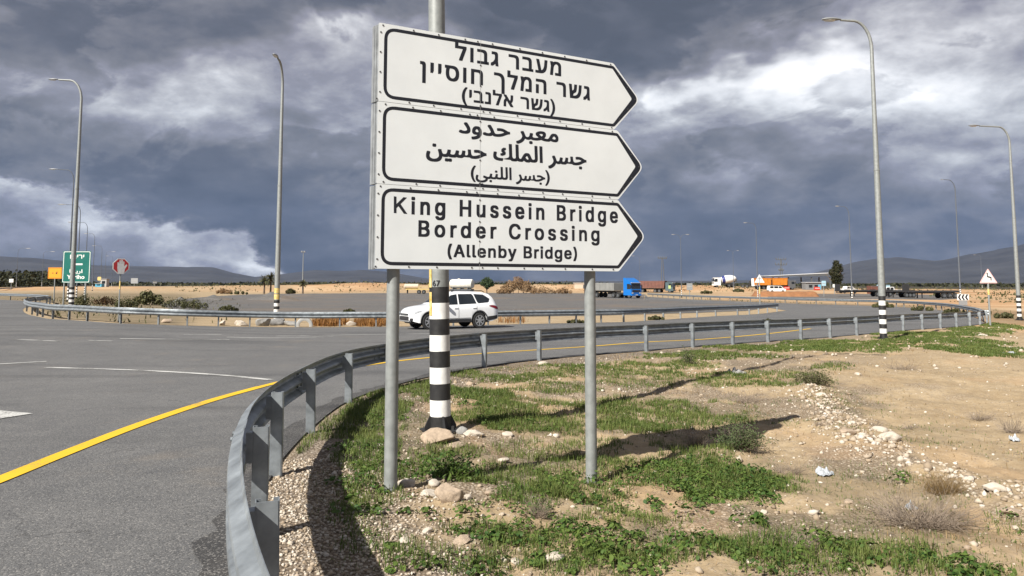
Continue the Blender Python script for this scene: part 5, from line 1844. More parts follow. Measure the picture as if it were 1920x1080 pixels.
# ================================================================ stones
def rock_mesh(name, seed, mt, sub=3, flat_=0.65, parent=None, rough=0.32):
    import bmesh
    bm = bmesh.new()
    bmesh.ops.create_icosphere(bm, subdivisions=sub, radius=1.0)
    r_ = np.random.default_rng(seed)
    dirs = r_.normal(size=(9, 3)); dirs /= np.linalg.norm(dirs, axis=1)[:, None]
    cut = r_.uniform(0.55, 0.92, 9)
    sx, sy = r_.uniform(0.8, 1.0), r_.uniform(0.65, 0.95)
    for v in bm.verts:
        p = np.array(v.co[:])
        for d, c in zip(dirs, cut):           # planed facets
            k = p @ d
            if k > c: p = p - d * (k - c) * 0.9
        n = fbm(np.array([p[0] * 2.2 + seed]), np.array([p[1] * 2.2 + p[2] * 1.7]), 3, seed)[0] - 0.5
        p = p * (1 + rough * n)
        v.co = (p[0] * sx, p[1] * sy, p[2] * flat_)
    me = bpy.data.meshes.new(name)
    bm.to_mesh(me); bm.free()
    me.materials.append(mt)
    me.shade_smooth(); me.set_sharp_from_angle(angle=R(38))
    o = bpy.data.objects.new(name, me); COL.objects.link(o)
    return o


rocks = [
    (838, 952, 62, 50, 'rock', 'large rounded tan boulder on the dirt right of the left sign post'),
    (762, 915, 34, 22, 'rockpale', 'white stone touching the foot of the left sign post'),
    (811, 914, 28, 17, 'rockpale', 'flat cream stone between the left sign post and the tan boulder, farther one'),
    (802, 935, 32, 24, 'rockpale', 'cream stone leaning on the left side of the tan boulder'),
    (818, 836, 62, 40, 'rock', 'large pale brown rock in front of the banded lamp foot'),
    (852, 843, 32, 20, 'rock', 'brown rock at the right end of the rock by the lamp foot'),
    (889, 822, 36, 20, 'rockpale', 'pale rock lying in the grass right of the lamp foot'),
    (867, 814, 24, 26, 'concrete', 'dark grey concrete lump touching the banded lamp foot'),
    (882, 722, 18, 10, 'rock', 'small tan rock behind the banded lamp post, near the rail'),
    (1020, 686, 24, 12, 'rockpale', 'white rock at the foot of a guardrail post between the sign posts'),
    (951, 828, 22, 13, 'rockpale', 'white stone in the grass midway between the lamp foot and right sign post'),
    (944, 874, 24, 14, 'rockpale', 'cream stone on gravel just in front of the midway white stone'),
    (922, 935, 26, 16, 'rock', 'small tan stone on bare dirt right of the tan boulder'),
    (877, 942, 18, 18, 'rockpale', 'small white stone beside the right side of the tan boulder'),
    (800, 1002, 20, 18, 'rockpale', 'small round white stone in front of the tan boulder'),
    (759, 1021, 24, 15, 'rockpale', 'white stone near the bottom edge left of the weeds'),
    (866, 1028, 40, 22, 'rock', 'flat tan rock near the bottom edge, widest there'),
    (869, 998, 30, 18, 'rock', 'tan stone behind the flat tan rock near the bottom edge'),
    (935, 1010, 20, 20, 'rockpale', 'left one of two white stones side by side near the bottom'),
    (954, 1011, 20, 19, 'rock', 'right tan one of two stones side by side near the bottom'),
    (969, 1057, 24, 18, 'rockpale', 'right white one of a pair at the bottom edge'),
    (946, 1054, 16, 20, 'rockpale', 'left narrow white one of a pair at the bottom edge'),
    (1036, 1066, 42, 24, 'rockpale', 'pale rock among weeds at the bottom edge below the right sign post'),
    (1106, 905, 26, 20, 'rockpale', 'white stone at the foot of the right sign post'),
    (1675, 838, 40, 30, 'rockpale', 'white tilted slab on the rubble ridge'),
    (1545, 752, 24, 14, 'rockpale', 'white stone at the far end of the rubble ridge'),
    (1592, 830, 30, 18, 'rock', 'tan rock on the near side of the rubble ridge'),
    (1655, 822, 30, 20, 'rockpale', 'pale block just behind the white tilted slab'),
    (1872, 940, 36, 24, 'rockpale', 'pale rock at the right end of the rubble ridge'),
    (1903, 972, 34, 20, 'rock', 'reddish brown rock at the right edge of the photo'),
    (1592, 937, 20, 15, 'rock', 'tan stone on orange soil left of the dry brushwood'),
    (1434, 958, 14, 12, 'rockpale', 'tiny white stone at the right rim of the big green weed patch'),
    (1815, 1027, 16, 14, 'rock', 'tan stone below the dry brushwood'),
    (1340, 664, 14, 8, 'rockpale', 'white stone by the far guardrail post right of the sign'),
    (1610, 706, 12, 9, 'rockpale', 'white stone on the sand left of the tallest lamp'),
    (1846, 632, 16, 9, 'rockpale', 'white stone below the bend warning sign'),
]
for i, (px, py, w_, h_, mt, lab) in enumerate(rocks):
    p = gat(px, py); k = ppm(p)
    o = rock_mesh('rock', 100 + i * 7, M[mt], 4 if w_ > 30 else 3)
    r_ = w_ / k / 2
    hh = max(h_ / k * 0.62, r_ * 0.5)
    o.scale = (r_ * 1.18, r_ * 1.15, hh)
    o.rotation_euler = (R(random.uniform(-8, 8)), R(random.uniform(-8, 8)), random.uniform(-0.5, 0.5))
    o.location = (p.x, p.y + r_ * 0.5, p.z + hh * 0.30)
    tag(o, lab, 'rock', 'rocks lying on the dirt')
# rubble behind the middle rail
for i, (px, py, w_, h_, mt, lab) in enumerate([
        (513, 611, 46, 26, 'concrete', 'broad broken grey slab leaning behind the rail by the sticker lamp'),
        (484, 612, 38, 26, 'concrete', 'dark broken slab heap behind the rail left of the sticker lamp'),
        (540, 612, 40, 16, 'concrete', 'low grey rubble slab beside the half buried tyre'),
        (440, 612, 30, 16, 'rockpale', 'white rubble lump behind the middle rail, nearest the slabs'),
        (405, 611, 26, 16, 'rockpale', 'white rubble lump behind the middle rail, left of the slabs'),
        (300, 606, 26, 12, 'rock', 'tan rubble lump behind the rail right of the red hand sign'),
        (655, 612, 26, 13, 'rockpale', 'pale rubble lump between two tufts of rusty dry grass')]):
    p = gat(px, py) + Vector((0, 0.8, 0)); k = ppm(p)
    o = rock_mesh('rock', 900 + i * 5, M[mt], 3, 0.8, rough=0.6)
    o.scale = (w_ / k / 2 * 1.0, w_ / k / 2 * 0.6, h_ / k * 0.5); o.location = p + Vector((0, 0, h_ / k * 0.2))
    o.rotation_euler = (R(random.uniform(-14, 14)), R(random.uniform(-18, 18)), random.uniform(0, 2))
    tag(o, lab, 'rubble', 'rubble behind the middle rail')
# old tyre standing half in the ground
p = gat(566, 613.5) + Vector((0, 0.45, 0))
t = thing('old_tyre', 'old grey tyre standing half buried behind the middle guardrail', 'tyre', p, R(12))
mb = MB(); V = []
prof = [(0.24, -.09), (0.33, -.115), (0.40, -.09), (0.415, 0), (0.40, .09), (0.33, .115), (0.24, .09), (0.25, 0)]
n = 30
for k in range(n):
    a = 2 * math.pi * k / n
    V += [(r_ * math.cos(a), y, r_ * math.sin(a) + 0.06) for r_, y in prof]
m_ = len(prof)
mb.add(V, [(k * m_ + i, k * m_ + (i + 1) % m_, ((k + 1) % n) * m_ + (i + 1) % m_, ((k + 1) % n) * m_ + i) for k in range(n) for i in range(m_)])
mb.build('tyre', M['wall_grey'], t, 40)


# ================================================================ loose stones (uncountable)
ico_v = None


def scatter_stones(name, X, Y, S, mt, seed):
    import bmesh
    bm = bmesh.new(); bmesh.ops.create_icosphere(bm, subdivisions=1, radius=1.0)
    v0 = np.array([v.co[:] for v in bm.verts]); f0 = np.array([[q.index for q in f.verts] for f in bm.faces]); bm.free()
    import bmesh as _b
    r_ = np.random.default_rng(seed)
    n = len(X); nv = len(v0)
    bm = _b.new(); _b.ops.create_icosphere(bm, subdivisions=1, radius=1.0); bm.free()
    Vv = v0[None] * (1 + r_.uniform(-0.42, 0.35, (n, nv, 1)))
    Vv = Vv * r_.uniform(0.6, 1.0, (n, 1, 3)) * np.array([1, 1, 0.75])
    a = r_.uniform(0, 6.28, n); ca, sa = np.cos(a)[:, None], np.sin(a)[:, None]
    x = Vv[..., 0] * ca - Vv[..., 1] * sa; y = Vv[..., 0] * sa + Vv[..., 1] * ca
    Z = ground_z(X, Y)
    P = np.stack([x * S[:, None] + X[:, None], y * S[:, None] + Y[:, None], Vv[..., 2] * S[:, None] + Z[:, None] + S[:, None] * 0.25], -1)
    Fq = f0[None] + (np.arange(n) * nv)[:, None, None]
    o = raw_mesh(name, P.reshape(-1, 3), Fq.reshape(-1, 3), mt, smooth=False)
    return tag(o, kind='stuff')


def stone_mat():
    m = bpy.data.materials.new('loose_stone'); m.use_nodes = True
    nt = m.node_tree; b = NB(nt); p = nt.nodes['Principled BSDF']
    ge = b.node('ShaderNodeNewGeometry')
    b.put(p.inputs['Base Color'], b.ramp(ge.outputs['Random Per Island'], [(0.0, (0.19, 0.145, 0.10)), (0.35, (0.30, 0.235, 0.165)), (0.7, (0.40, 0.345, 0.275)), (1.0, (0.52, 0.47, 0.40))]))
    p.inputs['Roughness'].default_value = 0.9
    return m


M['loose'] = stone_mat()
# gravel strip beside the near rail
N_ = 26000
X = rng.uniform(-2.4, 0.9, N_); Y = rng.uniform(2.4, 9.0, N_)
sd = sdist(X, Y, near_coarse)
pr = (sd > -0.02) * np.clip(1.25 - sd / 1.5, 0.0, 1) * (Y < 7.5 + 0 * X)
k = rng.uniform(0, 1, N_) < pr
X1, Y1 = X[k], Y[k]
S1 = rng.uniform(0.006, 0.017, len(X1)) * (1 + 0.6 * (rng.uniform(0, 1, len(X1)) > 0.93))
# clustered stones over the bank
N_ = 85000
X = rng.uniform(-2, 13, N_); Y = rng.uniform(3.0, 20, N_)
sd = sdist(X, Y, near_coarse)
cl = fbm(X * 0.8, Y * 0.8, 3, 61)
rid = ridge(X, Y, 0.38)
pr = (sd > 0.3) * ((1 - 0.75 * sst(3.2, 5.0, X - 0.1 * Y)) * 0.05 + (1 - 0.75 * sst(3.2, 5.0, X - 0.1 * Y)) * 0.17 * sst(0.52, 0.64, cl) + 0.75 * rid)
k = rng.uniform(0, 1, N_) < pr
X2, Y2, r2 = X[k], Y[k], rid[k]
S2 = np.exp(rng.normal(-4.35, 0.5, len(X2))) * (1 + 0.75 * r2)
S2 = np.clip(S2, 0.006, 0.06)
# farther stones
N_ = 5000
X = rng.uniform(4, 34, N_); Y = rng.uniform(16, 40, N_)
sd = sdist(X, Y, near_coarse)
k = (sd > 0.5) & (rng.uniform(0, 1, N_) < 0.10 + 0.5 * sst(0.52, 0.62, fbm(X * .5, Y * .5, 3, 66)))
X3, Y3 = X[k], Y[k]; S3 = rng.uniform(0.015, 0.07, len(X3))
scatter_stones('gravel', np.r_[X1, X2, X3], np.r_[Y1, Y2, Y3], np.r_[S1, S2, S3], M['loose'], 5)


# ================================================================ grass and weeds
def blades(X, Y, H, W, lean=0.5, seed=1, dz=0.0):
    r_ = np.random.default_rng(seed)
    n = len(X)
    Z = ground_z(X, Y) + dz
    a = r_.uniform(0, 6.28, n); b = a + r_.normal(1.57, 0.4, n)
    l = np.abs(r_.normal(0, lean, n)) * H
    dx, dy = np.cos(a), np.sin(a)
    wx, wy = np.cos(b) * W / 2, np.sin(b) * W / 2
    B0 = np.stack([X - wx, Y - wy, Z - 0.01], 1); B1 = np.stack([X + wx, Y + wy, Z - 0.01], 1)
    mx, my, mz = X + dx * l * 0.35, Y + dy * l * 0.35, Z + H * 0.6
    M0 = np.stack([mx - wx * .75, my - wy * .75, mz], 1); M1 = np.stack([mx + wx * .75, my + wy * .75, mz], 1)
    T = np.stack([X + dx * l, Y + dy * l, Z + H * np.clip(1 - 0.25 * (l / np.maximum(H, 1e-3)) ** 2, 0.3, 1)], 1)
    V = np.stack([B0, B1, M0, M1, T], 1).reshape(-1, 3)
    f = np.array([[0, 1, 3], [0, 3, 2], [2, 3, 4]])
    Fq = (f[None] + (np.arange(n) * 5)[:, None, None]).reshape(-1, 3)
    return V, Fq


def leaves(C, D, S, seed=1, aspect=1.0):
    """round-ish folded leaves: centres C, facing D, size S"""
    r_ = np.random.default_rng(seed)
    n = len(C)
    D = D / (np.linalg.norm(D, axis=1)[:, None] + 1e-9)
    t = r_.normal(size=(n, 3)); t -= (t * D).sum(1)[:, None] * D; t /= np.linalg.norm(t, axis=1)[:, None] + 1e-9
    u = np.cross(D, t)
    S = S[:, None]
    sh = [(-1.0, 0, 0), (-0.45, 0.72 * aspect, 0.18), (0.5, 0.62 * aspect, 0.15), (1.0, 0, 0.0), (0.5, -0.62 * aspect, 0.15), (-0.45, -0.72 * aspect, 0.18)]
    V = np.stack([C + t * (a * S * 0.5) + u * (b * S * 0.5) + D * (c * S * 0.5) for a, b, c in sh], 1).reshape(-1, 3)
    f = np.array([[0, 1, 2, 3], [0, 3, 4, 5]])
    Fq = (f[None] + (np.arange(n) * 6)[:, None, None]).reshape(-1, 4)
    return V, Fq


def ellipse_pts(px, py, rx, ry, dens, seed, ragged=0.55):
    c = at(px, py); a = at(px, py - ry); b = at(px, py + ry)
    RX = rx * c.y / F; RY = abs(a.y - b.y) / 2
    r_ = np.random.default_rng(seed)
    n = int(dens * 4 * RX * RY)
    u = r_.uniform(-1, 1, n); v = r_.uniform(-1, 1, n)
    # the patch follows the line of sight, so lean it away from the viewer
    cyy = (a.y + b.y) / 2
    Y = cyy + v * RY
    X = c.x * (1 + 0.6 * (Y - c.y) / c.y) + u * RX
    nz = fbm(X * 2.4, Y * 2.4, 3, 91)
    nz2 = fbm(X * 9, Y * 9, 2, 93)
    k = (u * u + v * v) < (1.05 - ragged) + ragged * 2.1 * (nz - 0.5) * 2 + 0.35
    k &= (u * u + v * v < 1.3) & (nz2 + 0.35 * (1 - u * u - v * v) + 0.5 * (nz - 0.5) > (0.50 if c.y < 14 else 0.57))
    return X[k], Y[k]


g_patches = [
    (1500, 1078, 200, 20, 1600), (1780, 1078, 160, 18, 1500), (1100, 1078, 180, 16, 1600),
    (1000, 945, 90, 16, 2600), (880, 1000, 80, 18, 1800), (1160, 975, 90, 18, 1800), (760, 1020, 50, 22, 1500), (650, 950, 36, 40, 1500), (1400, 1030, 120, 20, 1800), (860, 850, 60, 16, 1600), (1000, 850, 80, 20, 1500), (940, 710, 60, 9, 1200), (860, 700, 40, 8, 1200), (1100, 690, 90, 7, 900), (1050, 760, 90, 10, 1200), (1650, 1030, 120, 18, 1500),  # low grass: px, py, rx, ry, per m2
    (705, 770, 70, 40, 2600), (650, 800, 60, 30, 1500), (560, 830, 35, 30, 1600), (690, 850, 60, 45, 2400), (700, 920, 60, 50, 2200), (690, 1000, 50, 50, 1300), (740, 1050, 60, 30, 1500),
    (800, 735, 60, 22, 2400), (905, 745, 60, 18, 2400), (960, 765, 60, 16, 1800), (900, 790, 90, 22, 2200), (985, 800, 110, 24, 2200), (800, 870, 70, 22, 1700),
    (960, 905, 120, 28, 2800), (1060, 930, 110, 22, 2400), (880, 905, 60, 16, 2600), (1120, 850, 70, 26, 1800), (1060, 870, 60, 24, 1200), (1180, 900, 80, 36, 2200), (1240, 780, 170, 30, 1900), (1150, 760, 110, 16, 1200),
    (1040, 730, 90, 12, 1000), (1010, 708, 70, 8, 1400), (1180, 800, 80, 22, 1700), (1300, 858, 90, 24, 2000), (1330, 905, 130, 40, 2600), (1420, 905, 100, 20, 2200),
    (1000, 1010, 110, 22, 2000), (1050, 1050, 160, 32, 2400), (1250, 1050, 160, 34, 2200), (1560, 1045, 220, 26, 1900), (1750, 1062, 150, 20, 1500), (870, 1060, 90, 24, 1400), (1430, 1062, 140, 22, 1700), (1880, 990, 40, 22, 900),
    (1160, 700, 170, 9, 900), (1330, 668, 150, 7, 1300), (1240, 682, 120, 7, 900), (1470, 655, 150, 8, 1300), (1580, 645, 120, 7, 1300), (1350, 705, 70, 7, 900), (1440, 700, 100, 8, 900), (1390, 720, 90, 8, 900), (1470, 728, 60, 6, 700),
    (1760, 640, 140, 9, 1200), (1830, 655, 110, 10, 1300), (1880, 665, 60, 9, 1200), (1750, 628, 120, 6, 900), (1840, 620, 60, 6, 900), (1650, 655, 60, 6, 600), (1560, 690, 50, 7, 600), (1530, 715, 50, 8, 500), (1690, 905, 30, 10, 600), (1880, 612, 40, 8, 500),
    (1190, 720, 100, 12, 500), (1050, 780, 80, 14, 900), (740, 880, 50, 30, 1100), (1500, 1000, 60, 14, 500), (1240, 985, 60, 14, 700), (1420, 990, 30, 12, 900),
]
w_patches = [
    (1480, 1078, 160, 20, 60), (1720, 1078, 140, 18, 60), (1860, 1078, 80, 14, 45), (1150, 1078, 140, 16, 60), (920, 1078, 90, 14, 40),
    (660, 905, 34, 26, 60), (690, 960, 40, 24, 60), (640, 840, 30, 22, 40), (705, 1020, 40, 24, 45), (760, 1065, 60, 16, 50), (950, 930, 80, 18, 40), (1010, 965, 70, 18, 45), (900, 965, 50, 14, 40), (830, 1060, 60, 16, 45), (960, 1020, 70, 20, 60), (930, 1062, 70, 14, 60), (1040, 905, 60, 16, 40), (960, 800, 80, 16, 30), (900, 755, 70, 12, 28), (1330, 1030, 80, 20, 50), (1480, 1060, 80, 16, 60), (1860, 1066, 60, 12, 50), (1250, 950, 40, 14, 40),  # broad leaved weeds: px, py, rx, ry, plants per m2
    (850, 878, 70, 26, 60), (800, 893, 60, 18, 45), (780, 952, 36, 18, 50), (1330, 895, 130, 36, 75), (1370, 935, 100, 26, 80), (1420, 905, 90, 18, 45), (1290, 915, 70, 22, 60),
    (1050, 1000, 90, 20, 55), (1150, 1030, 110, 34, 75), (1010, 1040, 60, 28, 50), (1260, 1055, 90, 30, 60), (840, 985, 50, 20, 28), (1150, 960, 70, 22, 40), (1090, 925, 90, 18, 35), (1220, 900, 60, 30, 35),
    (1560, 1035, 90, 20, 50), (1680, 1050, 110, 20, 50), (1800, 1060, 90, 20, 40), (1425, 985, 20, 12, 70), (1360, 985, 40, 10, 40), (700, 870, 40, 30, 25), (690, 930, 36, 30, 22), (720, 785, 40, 18, 20), (1120, 1062, 120, 16, 50), (1400, 1050, 70, 20, 40),
    (900, 1000, 60, 16, 26), (1680, 905, 20, 7, 60), (1900, 985, 24, 14, 26),
]
GX, GY = [], []
for i, q in enumerate(g_patches):
    x, y = ellipse_pts(*q, 1000 + i)
    GX.append(x); GY.append(y)
X, Y = np.concatenate(GX), np.concatenate(GY)
k = sdist(X, Y, near_coarse) > 0.02
X, Y = X[k], Y[k]
dist = np.hypot(X, Y)
Hh = rng.uniform(0.025, 0.085, len(X)) * (0.6 + 0.8 * fbm(X * 1.5, Y * 1.5, 2, 44))
Ww = rng.uniform(0.004, 0.008, len(X)) * np.clip(dist / 9, 1, 2.8)
print('blades', len(X))
V, Fq = blades(X, Y, Hh, Ww, 0.7, 3)
tag(raw_mesh('grass', V, Fq, M['blade']), kind='stuff')
# thin short grass between the patches
N_ = 120000
X = rng.uniform(-1.9, 8, N_); Y = rng.uniform(3.2, 17, N_)
sd = sdist(X, Y, near_coarse)
k = (sd > 0.25) & (rng.uniform(0, 1, N_) < 0.95 * sst(0.44, 0.60, fbm(X * 0.9, Y * 0.9, 4, 51)) * sst(0.40, 0.6, fbm(X * 7, Y * 7, 2, 52)) * (1 - sst(2.5, 5.5, X - 0.12 * Y)))
V, Fq = blades(X[k], Y[k], rng.uniform(0.012, 0.045, k.sum()), rng.uniform(0.003, 0.007, k.sum()) * np.clip(np.hypot(X[k], Y[k]) / 9, 1, 2), 0.9, 14)
tag(raw_mesh('grass', V, Fq, M['blade']), kind='stuff')
# sparse dry blades and grass over the whole bank
N_ = 26000
X = rng.uniform(-2, 14, N_); Y = rng.uniform(3, 24, N_)
sd = sdist(X, Y, near_coarse)
k = (sd > 0.2) & (rng.uniform(0, 1, N_) < sst(0.45, 0.6, fbm(X * 1.1, Y * 1.1, 3, 71)) * 0.9 * (1 - 0.75 * sst(3.5, 6.5, X - 0.12 * Y)))
V, Fq = blades(X[k], Y[k], rng.uniform(0.02, 0.07, k.sum()), rng.uniform(0.003, 0.006, k.sum()) * np.clip(np.hypot(X[k], Y[k]) / 9, 1, 2.5), 1.0, 4)
tag(raw_mesh('dry_grass', V, Fq, M['dryblade']), kind='stuff')
# weeds: domes of round leaves
PX, PY = [], []
for i, q in enumerate(w_patches):
    x, y = ellipse_pts(*q, 3000 + i, ragged=0.4)
    PX.append(x); PY.append(y)
X, Y = np.concatenate(PX), np.concatenate(PY)
k = sdist(X, Y, near_coarse) > 0.15
X, Y = X[k], Y[k]
nl = 24
npl = len(X)
rad = np.exp(rng.normal(-2.5, 0.38, npl)).clip(0.03, 0.2); hgt = rad * rng.uniform(0.4, 1.1, npl)
lsz = rng.uniform(0.012, 0.040, npl)
a = rng.uniform(0, 6.28, (npl, nl)); rr = np.sqrt(rng.uniform(0, 1, (npl, nl)))
lx = X[:, None] + rad[:, None] * rr * np.cos(a); ly = Y[:, None] + rad[:, None] * rr * np.sin(a)
lz = ground_z(X, Y)[:, None] + 0.012 + hgt[:, None] * (1 - rr ** 2 * 0.8) * rng.uniform(0.35, 1.0, (npl, nl))
C = np.stack([lx, ly, lz], -1).reshape(-1, 3)
D = np.stack([np.cos(a) * rr * 0.8, np.sin(a) * rr * 0.8, np.ones_like(a)], -1).reshape(-1, 3) + rng.normal(0, 0.35, (npl * nl, 3))
print('weed leaves', len(C))
V, Fq = leaves(C, D, (lsz[:, None] * rng.uniform(0.7, 1.3, (npl, nl))).ravel(), 7)
tag(raw_mesh('weeds', V, Fq, M['leaf']), kind='stuff')
# rusty dry grass behind the middle rail
GX, GY = [], []
for q in ((610, 610, 34, 4, 260), (695, 610, 40, 4, 260), (960, 605, 30, 3, 30)):
    x, y = ellipse_pts(*q, int(q[0]), ragged=0.3); GX.append(x); GY.append(y + 0.9)
X, Y = np.concatenate(GX), np.concatenate(GY)
k = sdist(X, Y, mid_path[::2]) < -0.15
X, Y = X[k], Y[k]
V, Fq = blades(X, Y, rng.uniform(0.15, 0.5, len(X)), rng.uniform(0.02, 0.045, len(X)), 0.5, 9)
tag(raw_mesh('rusty_grass', V, Fq, M['rustgrass']), kind='stuff')
# low dry growth on the left island and beside the far roads
N_ = 9000
X = rng.uniform(-60, -8, N_); Y = rng.uniform(36, 120, N_)
sd = sdist(X, Y, mid_path[::2])
lotm = (X / Y * F + 960) < 345 + 60 * rng.normal(size=N_)
k = (sd < -0.4) & lotm & (rng.uniform(0, 1, N_) < 0.3 + 0.7 * sst(0.4, 0.6, fbm(X * .3, Y * .3, 3, 15)))
V, Fq = blades(X[k], Y[k], rng.uniform(0.08, 0.32, k.sum()), rng.uniform(0.04, 0.10, k.sum()), 0.8, 10)
tag(raw_mesh('dry_grass', V, Fq, M['olive']), kind='stuff')
N_ = 5000
X = rng.uniform(10, 60, N_); Y = rng.uniform(50, 130, N_)
sd = sdist(X, Y, near_coarse)
k = (sd > 0.3) & (sd < 5.0) & (rng.uniform(0, 1, N_) < 0.25)
V, Fq = blades(X[k], Y[k], rng.uniform(0.1, 0.4, k.sum()), rng.uniform(0.06, 0.14, k.sum()), 0.7, 12)
tag(raw_mesh('dry_grass', V, Fq, M['olive']), kind='stuff')


# ================================================================ bushes
def twig_bush(name, label, cat, px, py, w_px, h_px, n, mt, up=0.6, seg=4, r0=0.0022, leafm=None, nleaf=0, leaf=0.02, group='bushes and dry brush on the dirt', seed=0):
    p = gat(px, py); k = ppm(p)
    W_, H_ = w_px / k / 2, h_px / k
    t = thing(name, label, cat, p, 0, group)
    r_ = np.random.default_rng(seed + int(px))
    V, Fq = [], []
    tips = []
    for i in range(n):
        a = r_.uniform(0, 6.28); q = np.sqrt(r_.uniform(0, 1)) * 0.35
        P = np.array([W_ * q * math.cos(a), W_ * q * math.sin(a) * 0.7, -0.01])
        el = r_.normal(up, 0.35); a2 = a + r_.normal(0, 0.9)
        L = r_.uniform(0.45, 1.0) * math.hypot(W_ * math.cos(el), H_ * math.sin(el)) * 1.05
        d = np.array([math.cos(a2) * math.cos(el), math.sin(a2) * math.cos(el), abs(math.sin(el))])
        rr = r0 * r_.uniform(0.7, 1.3)
        base = len(V)
        for s in range(seg + 1):
            side = np.cross(d, [0.3, 0.2, 1]); side /= np.linalg.norm(side) + 1e-9
            oth = np.cross(d, side)
            w2 = rr * (1 - 0.75 * s / seg)
            V += [P + side * w2, P - side * w2 * 0.5 + oth * w2 * 0.87, P - side * w2 * 0.5 - oth * w2 * 0.87]
            tips.append(P.copy())
            if s < seg:
                P = P + d * L / seg
                d = d + r_.normal(0, 0.28, 3); d /= np.linalg.norm(d)
                if P[2] < 0.01: d[2] = abs(d[2]) + 0.2
        for s in range(seg):
            for e_ in range(3):
                a_, b_ = base + s * 3 + e_, base + s * 3 + (e_ + 1) % 3
                Fq.append((a_, b_, b_ + 3, a_ + 3))
    raw_mesh('twigs', np.array(V), np.array(Fq), M[mt], t)
    if leafm:
        tips = np.array(tips)
        tips = tips[tips[:, 2] > 0.15 * H_]
        c = tips[r_.integers(0, len(tips), nleaf)] + r_.normal(0, leaf * 0.9, (nleaf, 3))
        V, Fq = leaves(c, r_.normal(0, 0.7, (nleaf, 3)) + [0, 0, 0.7], r_.uniform(0.6, 1.3, nleaf) * leaf, 3, 0.5)
        raw_mesh('leaves', V, Fq, M[leafm], t)
    return t


twig_bush('dry_bush', 'sprawling heap of pale dry brushwood at the lower right', 'dry bush', 1722, 975, 260, 70, 420, 'twig', 0.35, 5, 0.0024)
twig_bush('dry_grass_tuft', 'golden tuft of dry grass standing in the dry brushwood', 'grass tuft', 1768, 930, 120, 50, 420, 'dryblade', 0.9, 4, 0.0016)
twig_bush('green_shrub', 'dark feathery green shrub at the right end of the sign shadow', 'shrub', 1385, 842, 110, 60, 160, 'twig', 0.75, 4, 0.0022, 'shrubleaf', 2600, 0.028)
twig_bush('green_shrub', 'low grey green shrub on the sand below the tallest lamp', 'shrub', 1525, 722, 80, 28, 120, 'twig', 0.6, 4, 0.003, 'olive', 1300, 0.04)
twig_bush('green_shrub', 'single upright green sprig near the far guardrail', 'shrub', 1291, 681, 24, 34, 40, 'twig', 1.2, 4, 0.003, 'shrubleaf', 420, 0.045)
twig_bush('green_shrub', 'lush bushy weed right behind the tan boulder', 'shrub', 852, 900, 96, 46, 110, 'twig', 0.8, 4, 0.0022, 'leaf', 900, 0.04)
for i, (px, py, w_, h_, lab) in enumerate([
        (1303, 838, 60, 50, 'bleached bare twigs in front of the feathery green shrub'),
        (1638, 806, 50, 30, 'small round dry bush behind the rubble ridge'),
        (1541, 810, 36, 22, 'small dry bush at the left foot of the rubble ridge'),
        (1709, 803, 40, 16, 'flat tiny dry bush on the open sand'),
        (1838, 782, 80, 30, 'wide dry bush on the sand at right, behind the others'),
        (1900, 815, 60, 56, 'dry bush cut by the right edge holding a scrap of litter'),
        (1402, 752, 90, 24, 'low dry bush behind the tip of the sign shadow'),
        (1690, 690, 110, 20, 'long low dry growth on the sand below the tallest lamp'),
        (1010, 975, 70, 50, 'bare grey stalks among the weeds left of the right sign post'),
        (1480, 880, 110, 22, 'flat brown stalks between the plastic sheet and the green weeds'),
        (1500, 1025, 90, 24, 'thin dry stalks behind the weeds at the bottom right')]):
    twig_bush('dry_bush', lab, 'dry bush', px, py, w_, h_, 120 if w_ > 55 else 80, 'twig', 0.5 if h_ < 35 else 0.9, 4, 0.0016 if py > 850 else 0.0022, seed=i)


def crumpled(name, label, cat, px, py, w_px, h_px, mt):
    p = gat(px, py); k = ppm(p)
    n = 30
    W_, H_ = w_px / k / 2, h_px / k
    g = np.linspace(-1, 1, n)
    gx, gy = np.meshgrid(g, g)
    rr = np.sqrt(gx ** 2 + gy ** 2)
    h = (np.abs(fbm(gx * 1.5 + px, gy * 1.5, 4, 7) - 0.5) * 2.2 * (1 - 0.6 * rr ** 2).clip(0, 1)) * H_
    V = np.stack([gx * W_ * (1 + 0.3 * (fbm(gx * 2, gy * 2 + px, 2, 5) - .5)), gy * W_ * 0.7, h + 0.005], -1).reshape(-1, 3)
    i = np.arange(n - 1)[:, None] * n + np.arange(n - 1)[None]
    Fq = np.stack([i, i + 1, i + n + 1, i + n], -1).reshape(-1, 4)
    Fq = Fq[(rr[:-1, :-1].ravel() < 1.05)]
    o = raw_mesh(name, V, Fq, mt, smooth=True)
    o.location = p; o.rotation_euler = (0, 0, random.uniform(0, 3))
    return tag(o, label, cat, 'litter on the dirt')


crumpled('plastic_sheet', 'crumpled pale plastic sheet on the sand right of the green weeds', 'litter', 1546, 884, 46, 22, M['plastic_bag'])
crumpled('plastic_bag', 'small crumpled plastic bag caught in the dry brushwood', 'litter', 1708, 950, 30, 22, M['plastic_bag'])
crumpled('plastic_bag', 'white scrap of plastic in the dry bush at the right edge', 'litter', 1902, 826, 20, 26, M['plastic_bag'])
crumpled('grey_sheet', 'crumpled grey sheet lying on the bank below the far guardrail', 'litter', 1378, 697, 42, 20, M['concrete'])
crumpled('plastic_sheet', 'crumpled pale sheet in the grass near the right edge, far off', 'litter', 1893, 664, 30, 14, M['plastic_bag'])


